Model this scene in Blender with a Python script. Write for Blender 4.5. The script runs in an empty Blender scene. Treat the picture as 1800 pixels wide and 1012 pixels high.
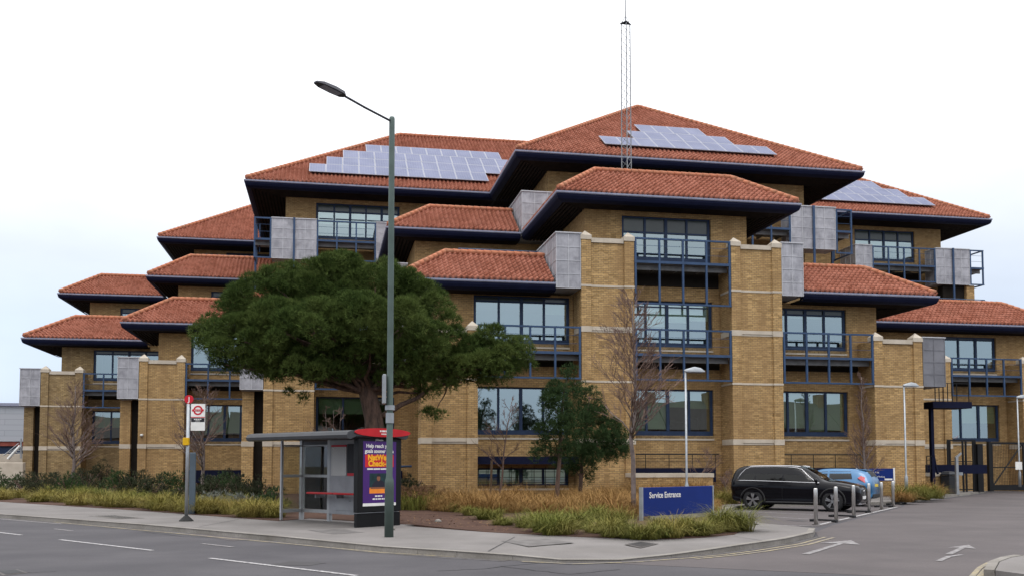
import bpy, bmesh, math, random
import numpy as np
from mathutils import Vector, Matrix
R = math.radians
S = bpy.context.scene
COL = S.collection

# ------------------------------------------------------------------ camera
PITCH, YAW = R(3.357), R(10.774)
CAM = Vector((0, 0, 1.6))
FWD = Vector((math.sin(YAW)*math.cos(PITCH), math.cos(YAW)*math.cos(PITCH), math.sin(PITCH)))
RGT = Vector((math.cos(YAW), -math.sin(YAW), 0))
UPV = RGT.cross(FWD)
cd = bpy.data.cameras.new('camera'); cam = bpy.data.objects.new('camera', cd); COL.objects.link(cam)
cam.matrix_world = Matrix((( RGT.x, UPV.x, -FWD.x, CAM.x), (RGT.y, UPV.y, -FWD.y, CAM.y), (RGT.z, UPV.z, -FWD.z, CAM.z), (0, 0, 0, 1)))
cd.sensor_width = 36.0; cd.lens = 36.0*1705/1800; cd.shift_y = (715-506)/1800.0
cd.clip_start = 0.1; cd.clip_end = 3000
S.camera = cam

# ------------------------------------------------------------------ light
S.view_settings.view_transform = 'Standard'; S.view_settings.look = 'None'
S.view_settings.exposure = 0.0; S.view_settings.gamma = 1.0
S.render.engine = 'CYCLES'
S.cycles.max_bounces = 8; S.cycles.transparent_max_bounces = 12
S.cycles.use_denoising = True
SUN_EL, SUN_AZ = R(66), R(205)           # azimuth clockwise from +Y: behind the camera, to its left
W = bpy.data.worlds.new('World'); S.world = W; W.use_nodes = True
wt = W.node_tree; wt.nodes.clear()
def wn(t, **k):
    n = wt.nodes.new(t)
    for a, b in k.items(): setattr(n, a, b)
    return n
sky = wn('ShaderNodeTexSky', sky_type='NISHITA', sun_disc=False, sun_elevation=SUN_EL, sun_rotation=SUN_AZ, air_density=1.0, dust_density=2.0)
tc = wn('ShaderNodeTexCoord'); sx = wn('ShaderNodeSeparateXYZ'); wt.links.new(tc.outputs['Generated'], sx.inputs[0])
el = wn('ShaderNodeValToRGB'); wt.links.new(sx.outputs['Z'], el.inputs[0])    # an overcast sky: three times brighter overhead than at the horizon
cr = el.color_ramp
cr.elements[0].position = 0.0; cr.elements[0].color = (7.2, 8.3, 10.2, 1)
cr.elements[1].position = 1.0; cr.elements[1].color = (33, 33, 33.4, 1)
e = cr.elements.new(0.13); e.color = (7.9, 9.1, 11.0, 1)
e = cr.elements.new(0.2); e.color = (9.6, 10.4, 11.7, 1)
e = cr.elements.new(0.3); e.color = (13.6, 13.9, 14.4, 1)
no = wn('ShaderNodeTexNoise'); no.inputs['Scale'].default_value = 2.6; no.inputs['Detail'].default_value = 5
mp = wn('ShaderNodeMapping'); mp.inputs['Scale'].default_value = (1, 1, 2.4); wt.links.new(tc.outputs['Generated'], mp.inputs[0]); wt.links.new(mp.outputs[0], no.inputs['Vector'])
nr = wn('ShaderNodeMapRange'); nr.inputs[1].default_value = .3; nr.inputs[2].default_value = .7; nr.inputs[3].default_value = .86; nr.inputs[4].default_value = 1.12
wt.links.new(no.outputs[0], nr.inputs[0])
mu = wn('ShaderNodeMix', data_type='RGBA', blend_type='MULTIPLY'); mu.inputs[0].default_value = 1
wt.links.new(el.outputs[0], mu.inputs[6]); wt.links.new(nr.outputs[0], mu.inputs[7])
mx = wn('ShaderNodeMix', data_type='RGBA'); mx.inputs[0].default_value = .9
wt.links.new(sky.outputs[0], mx.inputs[6]); wt.links.new(mu.outputs[2], mx.inputs[7])
bg = wn('ShaderNodeBackground'); bg.inputs['Strength'].default_value = .1; wt.links.new(mx.outputs[2], bg.inputs[0])
wo = wn('ShaderNodeOutputWorld'); wt.links.new(bg.outputs[0], wo.inputs[0])
sl = bpy.data.lights.new('sun', 'SUN'); sl.energy = 0.7; sl.angle = R(20); sl.color = (1, .95, .88)
so = bpy.data.objects.new('sun', sl); COL.objects.link(so); so.location = (-20, -30, 50)
sd = Vector((math.sin(SUN_AZ)*math.cos(SUN_EL), math.cos(SUN_AZ)*math.cos(SUN_EL), math.sin(SUN_EL)))
so.rotation_euler = sd.to_track_quat('Z', 'Y').to_euler()

# ------------------------------------------------------------------ helpers
def ray(x, y): return FWD + RGT*((x-900)/1705) - UPV*((y-715)/1705)
def at(x, y, Y):                       # the point at depth Y seen at photo pixel x, y
    r = ray(x, y); return CAM + r*(Y/r.y)
def atz(x, y, Z=0.0):
    r = ray(x, y); return CAM + r*((Z-1.6)/r.z)
def new(name, data, parent=None):
    o = bpy.data.objects.new(name, data); COL.objects.link(o)
    if parent:
        o.parent = parent
    return o
def thing(name, label, cat, loc=(0, 0, 0), rz=0.0, group=None):
    o = new(name, None); o.location = loc; o.rotation_euler = (0, 0, rz); o.empty_display_size = .3
    o['label'] = label; o['category'] = cat
    if group: o['group'] = group
    return o
def tag(o, label=None, cat=None, group=None, kind=None):
    for k, v in (('label', label), ('category', cat), ('group', group), ('kind', kind)):
        if v: o[k] = v
    return o
def copy_tree(o, parent=None):
    c = o.copy(); COL.objects.link(c)
    if parent: c.parent = parent
    for ch in list(o.children): copy_tree(ch, c)
    return c

class MB:                              # collects vertices and faces for ONE mesh
    def __init__(s): s.v = []; s.f = []
    def quad(s, *p):
        n = len(s.v); s.v += [tuple(q) for q in p]; s.f.append(tuple(range(n, n+len(p)))); return s
    def box(s, x0, x1, y0, y1, z0, z1):
        n = len(s.v)
        s.v += [(x0,y0,z0),(x1,y0,z0),(x1,y1,z0),(x0,y1,z0),(x0,y0,z1),(x1,y0,z1),(x1,y1,z1),(x0,y1,z1)]
        s.f += [tuple(n+i for i in q) for q in ((0,3,2,1),(4,5,6,7),(0,1,5,4),(1,2,6,5),(2,3,7,6),(3,0,4,7))]; return s
    def obox(s, c, ax, ay, az):        # box round a centre with half-axes
        c, ax, ay, az = map(Vector, (c, ax, ay, az)); n = len(s.v)
        for k in (-1, 1):
            for i, j in ((-1,-1),(1,-1),(1,1),(-1,1)): s.v.append(tuple(c+ax*i+ay*j+az*k))
        s.f += [tuple(n+i for i in q) for q in ((0,3,2,1),(4,5,6,7),(0,1,5,4),(1,2,6,5),(2,3,7,6),(3,0,4,7))]; return s
    def tube(s, p, r, n=6, cap=True):  # tube through points with radii
        p = [Vector(q) for q in p]
        if not hasattr(r, '__len__'): r = [r]*len(p)
        base = len(s.v); up = Vector((0,0,1))
        for i, q in enumerate(p):
            d = (p[min(i+1, len(p)-1)]-p[max(i-1, 0)]).normalized()
            a = d.cross(up if abs(d.z) < .95 else Vector((1,0,0))).normalized(); b = d.cross(a)
            for k in range(n):
                t = 2*math.pi*k/n; s.v.append(tuple(q+(a*math.cos(t)+b*math.sin(t))*r[i]))
        for i in range(len(p)-1):
            for k in range(n):
                a0 = base+i*n+k; a1 = base+i*n+(k+1) % n; s.f.append((a0, a0+n, a1+n, a1))
        if cap:
            s.f.append(tuple(base+k for k in range(n))); m = base+(len(p)-1)*n; s.f.append(tuple(m+k for k in reversed(range(n))))
        return s
    def lathe(s, prof, c=(0,0,0), n=20):   # profile of (r, z)
        base = len(s.v); c = Vector(c)
        for r, z in prof:
            for k in range(n):
                t = 2*math.pi*k/n; s.v.append((c.x+r*math.cos(t), c.y+r*math.sin(t), c.z+z))
        for i in range(len(prof)-1):
            for k in range(n):
                a0 = base+i*n+k; a1 = base+i*n+(k+1) % n; s.f.append((a0, a1, a1+n, a0+n))
        s.f.append(tuple(base+k for k in reversed(range(n)))); m = base+(len(prof)-1)*n; s.f.append(tuple(m+k for k in range(n)))
        return s
    def prism(s, pts, z0, z1):         # horizontal outline, extruded
        n = len(s.v); m = len(pts)
        s.v += [(p[0], p[1], z0) for p in pts]+[(p[0], p[1], z1) for p in pts]
        s.f.append(tuple(n+i for i in reversed(range(m)))); s.f.append(tuple(n+m+i for i in range(m)))
        for i in range(m): j = (i+1) % m; s.f.append((n+i, n+j, n+m+j, n+m+i))
        return s
    def extr(s, pts, d):               # any flat outline of 3D points, extruded by vector d
        n = len(s.v); m = len(pts); d = Vector(d)
        s.v += [tuple(Vector(p)) for p in pts]+[tuple(Vector(p)+d) for p in pts]
        s.f.append(tuple(n+i for i in reversed(range(m)))); s.f.append(tuple(n+m+i for i in range(m)))
        for i in range(m): j = (i+1) % m; s.f.append((n+i, n+j, n+m+j, n+m+i))
        return s
    def build(s, name, mat, parent=None, smooth=False, inv=None, fix=False, bevel=0):
        me = bpy.data.meshes.new(name); me.from_pydata(s.v, [], s.f); me.update()
        if fix:
            b = bmesh.new(); b.from_mesh(me); bmesh.ops.recalc_face_normals(b, faces=b.faces); b.to_mesh(me); b.free()
        o = new(name, me, parent); me.materials.append(mat)
        if smooth:
            me.polygons.foreach_set('use_smooth', [True]*len(me.polygons))
        if bevel:
            m = o.modifiers.new('bevel', 'BEVEL'); m.width = bevel; m.segments = 2; m.limit_method = 'ANGLE'
        if inv is not None: o.matrix_parent_inverse = Matrix.Translation(-Vector(inv))
        return o

# ------------------------------------------------------------------ materials
M = {}
class NT:
    def __init__(s, name):
        s.m = bpy.data.materials.new(name); s.m.use_nodes = True; s.t = s.m.node_tree; s.b = s.t.nodes['Principled BSDF']; M[name] = s.m
    def n(s, t, ins=None, **k):
        n = s.t.nodes.new(t)
        for a, b in k.items(): setattr(n, a, b)
        for a, b in (ins or {}).items():
            if hasattr(b, 'is_linked') or isinstance(b, bpy.types.NodeSocket): s.t.links.new(b, n.inputs[a])
            else: n.inputs[a].default_value = b
        return n
    def l(s, a, b): s.t.links.new(a, b)
    def pos(s): return s.n('ShaderNodeNewGeometry').outputs['Position']
    def obj(s): return s.n('ShaderNodeTexCoord').outputs['Object']
    def noise(s, v, sc, det=4, rough=.55): return s.n('ShaderNodeTexNoise', {'Vector': v, 'Scale': sc, 'Detail': det, 'Roughness': rough}).outputs[0]
    def ramp(s, f, a, b, p0=.3, p1=.7):
        r = s.n('ShaderNodeValToRGB', {0: f}); c = r.color_ramp
        c.elements[0].position = p0; c.elements[0].color = (*a, 1); c.elements[1].position = p1; c.elements[1].color = (*b, 1); return r.outputs[0]
    def mix(s, f, a, b, blend='MIX'):
        n = s.n('ShaderNodeMix', {0: f}, data_type='RGBA', blend_type=blend)
        for i, v in ((6, a), (7, b)):
            if isinstance(v, tuple): n.inputs[i].default_value = (*v, 1)
            else: s.l(v, n.inputs[i])
        return n.outputs[2]
    def mr(s, f, a, b, c=0., d=1.): return s.n('ShaderNodeMapRange', {0: f, 1: a, 2: b, 3: c, 4: d}).outputs[0]
    def bump(s, h, st=.3, dist=.02):
        s.l(s.n('ShaderNodeBump', {'Height': h, 'Strength': st, 'Distance': dist}).outputs[0], s.b.inputs['Normal'])
    def base(s, c):
        if isinstance(c, tuple): s.b.inputs['Base Color'].default_value = (*c, 1)
        else: s.l(c, s.b.inputs['Base Color'])
    def set(s, rough=None, metal=None, spec=None, coat=None):
        for k, v in (('Roughness', rough), ('Metallic', metal), ('Specular IOR Level', spec), ('Coat Weight', coat)):
            if v is not None: s.b.inputs[k].default_value = v
        return s
def plain(name, col, rough=.6, metal=0., var=.12, sc=3., spec=.25, coat=None, bump=0):
    t = NT(name); f = t.noise(t.obj(), sc, 5)
    t.base(t.ramp(f, tuple(c*(1-var) for c in col), tuple(min(1, c*(1+var)) for c in col))); t.set(rough, metal, spec, coat)
    if bump: t.bump(t.noise(t.obj(), sc*8, 4), bump)
    return t.m
def brick(name, c1, c2, mortar, dirt):
    t = NT(name); p = t.pos(); sp = t.n('ShaderNodeSeparateXYZ', {0: p})
    u = t.n('ShaderNodeMath', {0: sp.outputs[0], 1: sp.outputs[1]}, operation='ADD').outputs[0]
    v = t.n('ShaderNodeCombineXYZ', {0: u, 1: sp.outputs[2]}).outputs[0]
    b = t.n('ShaderNodeTexBrick', {'Vector': v, 'Color1': (*c1, 1), 'Color2': (*c2, 1), 'Mortar': (*mortar, 1), 'Scale': 1.0, 'Mortar Size': .013, 'Mortar Smooth': .3, 'Bias': -.1, 'Brick Width': .235, 'Row Height': .085}); b.offset = .5
    # whole-brick tone changes: a few over-burnt dark and pale stocks
    vo = t.n('ShaderNodeTexVoronoi', {'Vector': t.n('ShaderNodeMapping', {0: v, 3: (4.25, 11.7, 1)}).outputs[0], 'Scale': 1.0, 'Randomness': .35}); vs = t.n('ShaderNodeSeparateXYZ', {0: vo.outputs['Color']}).outputs[0]
    c = t.mix(t.mr(vs, .78, .95, 0, .5), b.outputs[0], tuple(q*.5 for q in c2))
    c = t.mix(t.mr(vs, .0, .16, .45, 0), c, tuple(min(1, q*1.35) for q in c1))
    c = t.mix(t.mr(t.noise(p, .55, 6, .62), .42, .72, 0, .55), c, dirt)
    c = t.mix(t.mr(t.noise(t.n('ShaderNodeMapping', {0: p, 3: (2.2, 2.2, .22)}).outputs[0], 1.0, 5), .46, .7, 0, .6), c, dirt)
    t.base(c); t.set(.95, 0, .08); t.bump(b.outputs['Fac'], -.35, .01)
brick('brick', (.49, .322, .145), (.35, .22, .094), (.2, .148, .088), (.25, .155, .075))
brick('brick_weathered', (.36, .26, .13), (.25, .165, .075), (.16, .12, .075), (.17, .12, .07))
t = NT('tile'); p = t.pos(); ri = t.n('ShaderNodeNewGeometry').outputs['Random Per Island']
vo = t.n('ShaderNodeTexVoronoi', {'Vector': t.n('ShaderNodeMapping', {0: p, 3: (3.3, 3.3, 3.3)}).outputs[0], 'Scale': 1.0}); vs = t.n('ShaderNodeSeparateXYZ', {0: vo.outputs['Color']}).outputs[0]
c = t.ramp(vs, (.25, .088, .055), (.365, .146, .099), .1, .9)
c = t.mix(t.mr(t.noise(p, .8, 6, .65), .5, .78, 0, .5), c, (.2, .085, .06))
c = t.mix(t.mr(t.noise(p, 5, 4), .6, .8, 0, .35), c, (.16, .075, .05)); t.base(c); t.set(.9, 0, .12)
t = NT('ridge_tile'); p = t.pos(); c = t.mix(t.mr(t.noise(p, 2.2, 5), .4, .75, 0, .7), (.42, .155, .085), (.26, .15, .09)); t.base(c); t.set(.85, 0, .25)
t = NT('stone'); p = t.pos(); c = t.mix(t.mr(t.noise(p, 1.6, 6, .6), .4, .7, 0, .6), (.5, .44, .36), (.33, .28, .22)); c = t.mix(t.mr(t.noise(p, 9, 4), .6, .8, 0, .35), c, (.2, .17, .13)); t.base(c); t.set(.85)
t = NT('zinc'); p = t.pos(); c = t.mix(t.mr(t.noise(p, 1.7, 7, .68), .36, .66), (.41, .405, .435), (.23, .227, .25)); c = t.mix(t.mr(t.noise(t.n('ShaderNodeMapping', {0: p, 3: (5, 5, .7)}).outputs[0], 1.2, 6, .7), .52, .74, 0, .7), c, (.17, .17, .18)); t.base(c); t.set(.5, .25, .4); t.bump(t.noise(p, 1.1, 2), .25, .03)
t = NT('zinc_dark'); p = t.pos(); c = t.mix(t.mr(t.noise(p, 1.5, 6, .65), .36, .66), (.2, .2, .22), (.14, .14, .155)); t.base(c); t.set(.5, .25, .4)
plain('seam', (.46, .46, .48), .5, .3)
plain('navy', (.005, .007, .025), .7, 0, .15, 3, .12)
plain('gutter', (.24, .25, .33), .5, .1, .15)
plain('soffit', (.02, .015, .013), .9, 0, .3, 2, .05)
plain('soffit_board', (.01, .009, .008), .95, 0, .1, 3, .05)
plain('blue_steel', (.035, .066, .132), .45, .1, .2, 2)
plain('grating', (.2, .2, .2), .6, .2, .2)
plain('frame_blue', (.017, .034, .078), .45, 0, .2, 2)
plain('spandrel', (.03, .04, .034), .15, 0, .2, 1, .6)
plain('blind', (.36, .44, .3), .8, 0, .1, .6)
plain('blind_teal', (.3, .5, .42), .8, 0, .1, .6)
plain('blind_pale', (.68, .74, .68), .8, 0, .08, .6)
plain('room', (.16, .17, .16), .9, 0, .4, .5)
plain('furniture', (.02, .022, .03), .6)
plain('flat_roof', (.12, .12, .12), .9)
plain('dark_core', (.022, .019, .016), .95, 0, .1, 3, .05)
plain('black_metal', (.012, .012, .013), .45, .2, .2)
plain('galvanised', (.33, .35, .37), .42, .55, .18, 4)
plain('steel', (.55, .54, .52), .3, .85, .12, 6)
plain('lamp_green', (.075, .105, .095), .5, .1, .28, 1.5, bump=.1)
plain('lamp_head', (.045, .045, .055), .45, .2)
plain('lens', (.25, .26, .3), .2)
plain('white_paint', (.62, .62, .6), .7, 0, .15, 5)
plain('red_paint', (.45, .014, .02), .35, 0, .1)
plain('yellow_paint', (.62, .36, .01), .4, 0, .1)
plain('rubber', (.016, .016, .016), .75, 0, .2)
def glass(name, fac, tint, gl=(1, 1, 1), rough=.0):
    t = NT(name); t.t.nodes.remove(t.b); out = t.t.nodes['Material Output']
    tr = t.n('ShaderNodeBsdfTransparent', {0: (*tint, 1)}); g = t.n('ShaderNodeBsdfGlossy', {0: (*gl, 1), 'Roughness': rough})
    wav = t.n('ShaderNodeTexNoise', {'Vector': t.pos(), 'Scale': .35, 'Detail': 1.0}).outputs[0]
    bp = t.n('ShaderNodeBump', {'Height': wav, 'Strength': .12, 'Distance': .05}); t.l(bp.outputs[0], g.inputs['Normal'])
    fr = t.n('ShaderNodeFresnel', {0: 1.5}); f = t.n('ShaderNodeMath', {0: fr.outputs[0], 1: fac}, operation='ADD', use_clamp=True)
    m = t.n('ShaderNodeMixShader', {0: f.outputs[0], 1: tr.outputs[0], 2: g.outputs[0]}); t.l(m.outputs[0], out.inputs[0])
glass('window_glass', .34, (.74, .84, .77), (.84, .98, .98))
glass('shelter_glass', .05, (.82, .84, .82))
glass('car_glass', -.02, (.10, .11, .11))
t = NT('solar'); p = t.pos(); c = t.mix(t.mr(t.noise(p, .8, 2), .3, .7), (.105, .12, .2), (.145, .16, .25)); t.base(c); t.set(.5, 0, .15)
# ------------------------------------------------------------------ the office building
BL = (16, 50, 0)
B = thing('office_building', 'stepped yellow brick office block with terracotta hipped roofs, deep dark eaves and blue steel balconies', 'office building', BL)
def P(mb, name, mat, parent=None, **k):
    """a part (or sub-part) of the building, modelled at its real place"""
    par = parent or B
    o = mb.build(name, M[mat], par, inv=BL if par is B else None, **k)
    return o
EAVE = {2: 9.81, 3: 14.05, 4: 18.55}

def bisect(v, f, planes):
    bm = bmesh.new(); vs = [bm.verts.new(q) for q in v]
    for q in f: bm.faces.new([vs[i] for i in q])
    for co, no in planes:
        bmesh.ops.bisect_plane(bm, geom=bm.verts[:]+bm.edges[:]+bm.faces[:], plane_co=co, plane_no=no, clear_outer=True)
    bm.verts.ensure_lookup_table(); bm.verts.index_update()
    return [tuple(q.co) for q in bm.verts], [tuple(w.index for w in q.verts) for q in bm.faces]
def tiles(O, u, w, L, run, pitch, planes):
    """pantiles on one slope: O eave corner, u along the eave, w horizontally inward"""
    O, u, w = Vector(O), Vector(u), Vector(w); q = math.hypot(1, pitch); vd = (w+Vector((0,0,pitch)))/q; nn = u.cross(vd).normalized()
    if nn.z < 0: nn = -nn
    sl = run*q; g = .32; per = .25; n = 6
    us = np.arange(0, L+per/n*.5, per/n); ph = (us/per) % 1.0
    hh = .062*np.clip(np.sin(2*np.pi*ph), -.6, 1)
    v, f = [], []; nc = int(math.ceil(sl/g))
    for c in range(nc):
        v0, v1 = c*g, min((c+1)*g+.05, sl+.02); b = len(v); m = len(us)
        rnd = random.Random(c*7+int(L*10))
        for k, (vv, off) in enumerate(((v0+.008, -.03), (v0, .095), (v1, .03))):
            for i in range(m):
                r_ = rnd.uniform(-.008, .008) if k == 1 else 0
                v.append(O+u*us[i]+vd*(vv+r_)+nn*(hh[i]+off))
        for k in range(2):
            for i in range(m-1): a = b+k*m+i; f.append((a, a+1, a+1+m, a+m))
    return bisect(v, f, planes) if planes else ([tuple(q) for q in v], f)
def caps(mb, p0, p1, r=.13):
    p0, p1 = Vector(p0), Vector(p1); n = max(1, int((p1-p0).length/.36)); d = (p1-p0)/n
    for i in range(n): mb.tube([p0+d*i, p0+d*(i+1.06)], [r*1.08, r*.92], 8)
def sweep(mb, path_fn, prof, y1, x0, x1, y0, hl, hr):
    """profile (inward offset, z) swept round the open eave: left side, front, right side"""
    def pts(d):
        p = []
        if hl: p.append((x0+d, y1))
        p.append((x0+(d if hl else 0), y0+d)); p.append((x1-(d if hr else 0), y0+d))
        if hr: p.append((x1-d, y1))
        return p
    for (d0, z0), (d1, z1) in zip(prof[:-1], prof[1:]):
        a, b = pts(d0), pts(d1)
        for i in range(len(a)-1): mb.quad((*a[i], z0), (*a[i+1], z0), (*b[i+1], z1), (*b[i], z1))
def roof(lv, x0, x1, y0, depth, hl, hr, t, pitch, of, os_, dz=0, flat=True, back=False):
    Z = EAVE[lv]+dz; y1 = y0+depth; zt = Z+t*pitch; e = .16
    root = MB()                                                      # the deck under the tiles is the roof part itself
    xa, xb = x0+(t if hl else 0), x1-(t if hr else 0); k = .03
    root.quad((x0+e, y0+e, Z+k), (x1-e, y0+e, Z+k), (xb, y0+t, zt-k), (xa, y0+t, zt-k))
    if hl: root.quad((x0+e, y1, Z+k), (x0+e, y0+e, Z+k), (xa, y0+t, zt-k), (xa, y1, zt-k))
    if hr: root.quad((x1-e, y0+e, Z+k), (x1-e, y1, Z+k), (xb, y1, zt-k), (xb, y0+t, zt-k))
    if back: root.quad((x1-e, y1, Z), (x0+e, y1, Z), (xa, y1-t, zt-k), (xb, y1-t, zt-k))
    r = P(root, 'roof', 'ridge_tile')
    V, F = [], []
    def add(vf):
        n = len(V); V.extend(vf[0]); F.extend(tuple(n+i for i in q) for q in vf[1])
    pl = []
    if hl: pl.append(((x0, y0, Z), (-1, 1, 0)))
    if hr: pl.append(((x1, y0, Z), (1, 1, 0)))
    add(tiles((x0+.1, y0+.12, Z+.07), (1, 0, 0), (0, 1, 0), x1-x0-.2, t-.1, pitch, pl))
    if hl: add(tiles((x0+.12, y0+.1, Z+.07), (0, 1, 0), (1, 0, 0), depth-.1, t-.1, pitch, [((x0, y0, Z), (1, -1, 0))]))
    if hr: add(tiles((x1-.12, y0+.1, Z+.07), (0, 1, 0), (-1, 0, 0), depth-.1, t-.1, pitch, [((x1, y0, Z), (-1, -1, 0))]))
    m = MB(); m.v, m.f = V, F; P(m, 'roof_tiles', 'tile', r, smooth=True)
    m = MB(); h = .1
    if hl: caps(m, (x0+.15, y0+.15, Z+.2), (xa, y0+t, zt+h))
    if hr: caps(m, (x1-.15, y0+.15, Z+.2), (xb, y0+t, zt+h))
    if xb-xa > .3: caps(m, (xa, y0+t, zt+h), (xb, y0+t, zt+h))
    if hl and flat: caps(m, (xa, y0+t, zt+h), (xa, y1, zt+h))
    if hr and flat: caps(m, (xb, y0+t, zt+h), (xb, y1, zt+h))
    P(m, 'ridge_tiles', 'ridge_tile', r, smooth=True)
    if flat: P(MB().quad((xa, y0+t, zt-.12), (xb, y0+t, zt-.12), (xb, y1, zt-.12), (xa, y1, zt-.12)), 'terrace_roof', 'flat_roof', r)
    m = MB(); sweep(m, None, [(.17, Z+.06), (.15, Z+.0), (.0, Z+.02), (.0, Z-.05), (.03, Z-.085)], y1, x0, x1, y0, hl, hr); P(m, 'gutter', 'gutter', r)
    m = MB(); sweep(m, None, [(.03, Z-.085), (.045, Z-.19), (.10, Z-.31), (.2, Z-.37), (.3, Z-.40), (.42, Z-.41)], y1, x0, x1, y0, hl, hr)
    if not hl: m.quad((x0, y0+.03, Z), (x0, y0+.03, Z-.3), (x0, y0+.4, Z-.41), (x0, y0+.4, Z))
    if not hr: m.quad((x1, y0+.03, Z), (x1, y0+.03, Z-.3), (x1, y0+.4, Z-.41), (x1, y0+.4, Z))
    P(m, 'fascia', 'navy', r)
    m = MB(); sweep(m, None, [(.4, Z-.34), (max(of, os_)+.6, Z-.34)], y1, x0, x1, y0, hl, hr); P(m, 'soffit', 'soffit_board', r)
    m = MB(); d = .46; zs = Z-.41
    while d < max(of, os_)+.3:
        w = .1; lo = x0+(d if hl else 0); hi = x1-(d if hr else 0)
        if d < of+.1: m.box(lo, hi, y0+d, y0+d+w, zs, zs+.09)
        if d < os_+.1:
            if hl: m.box(x0+d, x0+d+w, y0+d+w, y1, zs, zs+.09)
            if hr: m.box(x1-d-w, x1-d, y0+d+w, y1, zs, zs+.09)
        d += .2
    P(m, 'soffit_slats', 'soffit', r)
    return r

def wall(x0, x1, y, z0, z1, ops, left=0, right=0, mat='brick', rev=.22):
    """brick front wall at depth y with window openings (xa, xb, za, zb); left/right = depth of the returns"""
    m = MB(); xs = sorted({x0, x1, *[o[0] for o in ops], *[o[1] for o in ops]}); zs = sorted({z0, z1, *[o[2] for o in ops], *[o[3] for o in ops]})
    for i in range(len(xs)-1):
        for j in range(len(zs)-1):
            cx, cz = (xs[i]+xs[i+1])/2, (zs[j]+zs[j+1])/2
            if any(a < cx < b and c < cz < d for a, b, c, d in ops): continue
            m.quad((xs[i], y, zs[j]), (xs[i+1], y, zs[j]), (xs[i+1], y, zs[j+1]), (xs[i], y, zs[j+1]))
    for a, b, c, d in ops:
        m.quad((a, y, c), (a, y, d), (a, y+rev, d), (a, y+rev, c)); m.quad((b, y, d), (b, y, c), (b, y+rev, c), (b, y+rev, d))
        m.quad((a, y, d), (b, y, d), (b, y+rev, d), (a, y+rev, d)); m.quad((a, y, c), (a, y+rev, c), (b, y+rev, c), (b, y, c))
    if left: m.quad((x0, y+left, z0), (x0, y, z0), (x0, y, z1), (x0, y+left, z1))
    if right: m.quad((x1, y, z0), (x1, y+right, z0), (x1, y+right, z1), (x1, y, z1))
    return P(m, 'wall', mat)
def window(xa, xb, y, za, zb, n=4, sp=0.0, blinds=(), transom=None, panel=.22, bm='blind', room=3.0, desk=True):
    """window in an opening: frame > panes, spandrel glass, blinds, room behind, brick sill"""
    yf = y+.12; zg = zb-sp; f = MB(); w = .075; d = .09
    f.box(xa, xb, yf, yf+d, za, za+panel); f.box(xa, xb, yf, yf+d, zb-w, zb)
    if sp: f.box(xa+.13, xb-.13, yf, yf+d, zg-.05, zg+.03)
    f.box(xa, xa+.13, yf, yf+d, za+panel, zb-w); f.box(xb-.13, xb, yf, yf+d, za+panel, zb-w)
    xs = [xa+.13+(xb-xa-.26)*i/n for i in range(n+1)]
    for i, x in enumerate(xs[1:-1]):
        ww = .05 if i % 2 == 0 else .075
        f.box(x-ww, x+ww, yf-.01, yf+d-.01, za+panel, (zg-.05) if sp else zb-w)
        if sp: f.box(x-ww, x+ww, yf-.01, yf+d-.01, zg+.03, zb-w)
    if transom:
        for i in range(n): f.box(xs[i]+.075, xs[i+1]-.075, yf+.01, yf+d-.02, transom-.03, transom+.03)
    fr = P(f, 'window', 'frame_blue')
    P(MB().quad((xa, yf+.05, za+panel), (xb, yf+.05, za+panel), (xb, yf+.05, zg), (xa, yf+.05, zg)), 'pane', 'window_glass', fr)
    if sp: P(MB().quad((xa, yf+.05, zg), (xb, yf+.05, zg), (xb, yf+.05, zb), (xa, yf+.05, zb)), 'spandrel', 'spandrel', fr)
    yr = yf+.2; yb = yf+room; g = .4
    r = MB(); r.quad((xa, yb, za), (xb, yb, za), (xb, yb, zg), (xa, yb, zg)); r.quad((xa, yr, za+.1), (xb, yr, za+.1), (xb, yb, za+.1), (xa, yb, za+.1))
    r.quad((xa, yr, zg), (xa, yb, zg), (xb, yb, zg), (xb, yr, zg)); r.quad((xa, yr, za), (xa, yr, zg), (xa, yb, zg), (xa, yb, za)); r.quad((xb, yr, za), (xb, yb, za), (xb, yb, zg), (xb, yr, zg))
    P(r, 'room', 'room', fr)
    if desk:
        rd = random.Random(int(xa*100+za*10)); k = MB()
        for i in range(rd.randint(2, 4)):
            x = rd.uniform(xa+.3, xb-.6); k.box(x, x+rd.uniform(.25, .6), yr+.3, yr+.5, za+.12, za+panel+rd.uniform(.25, .75))
        P(k, 'furniture', 'furniture', fr)
    for i, hgt in enumerate(blinds):
        if hgt: P(MB().box(xs[i]+.03, xs[i+1]-.03, yf+.16, yf+.175, zg-hgt*(zg-za-panel), zg-.02), 'blind', bm, fr)
    s = MB(); x = xa+.02
    while x < xb-.05: s.box(x, x+.062, y-.03, y+.1, za-.13, za-.004); x += .078
    P(s, 'brick_sill', 'brick_weathered', fr)
    P(MB().box(xa, xb, y-.045, y-.002, za-.22, za-.135), 'stone_string', 'stone', fr)
    return fr
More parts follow.
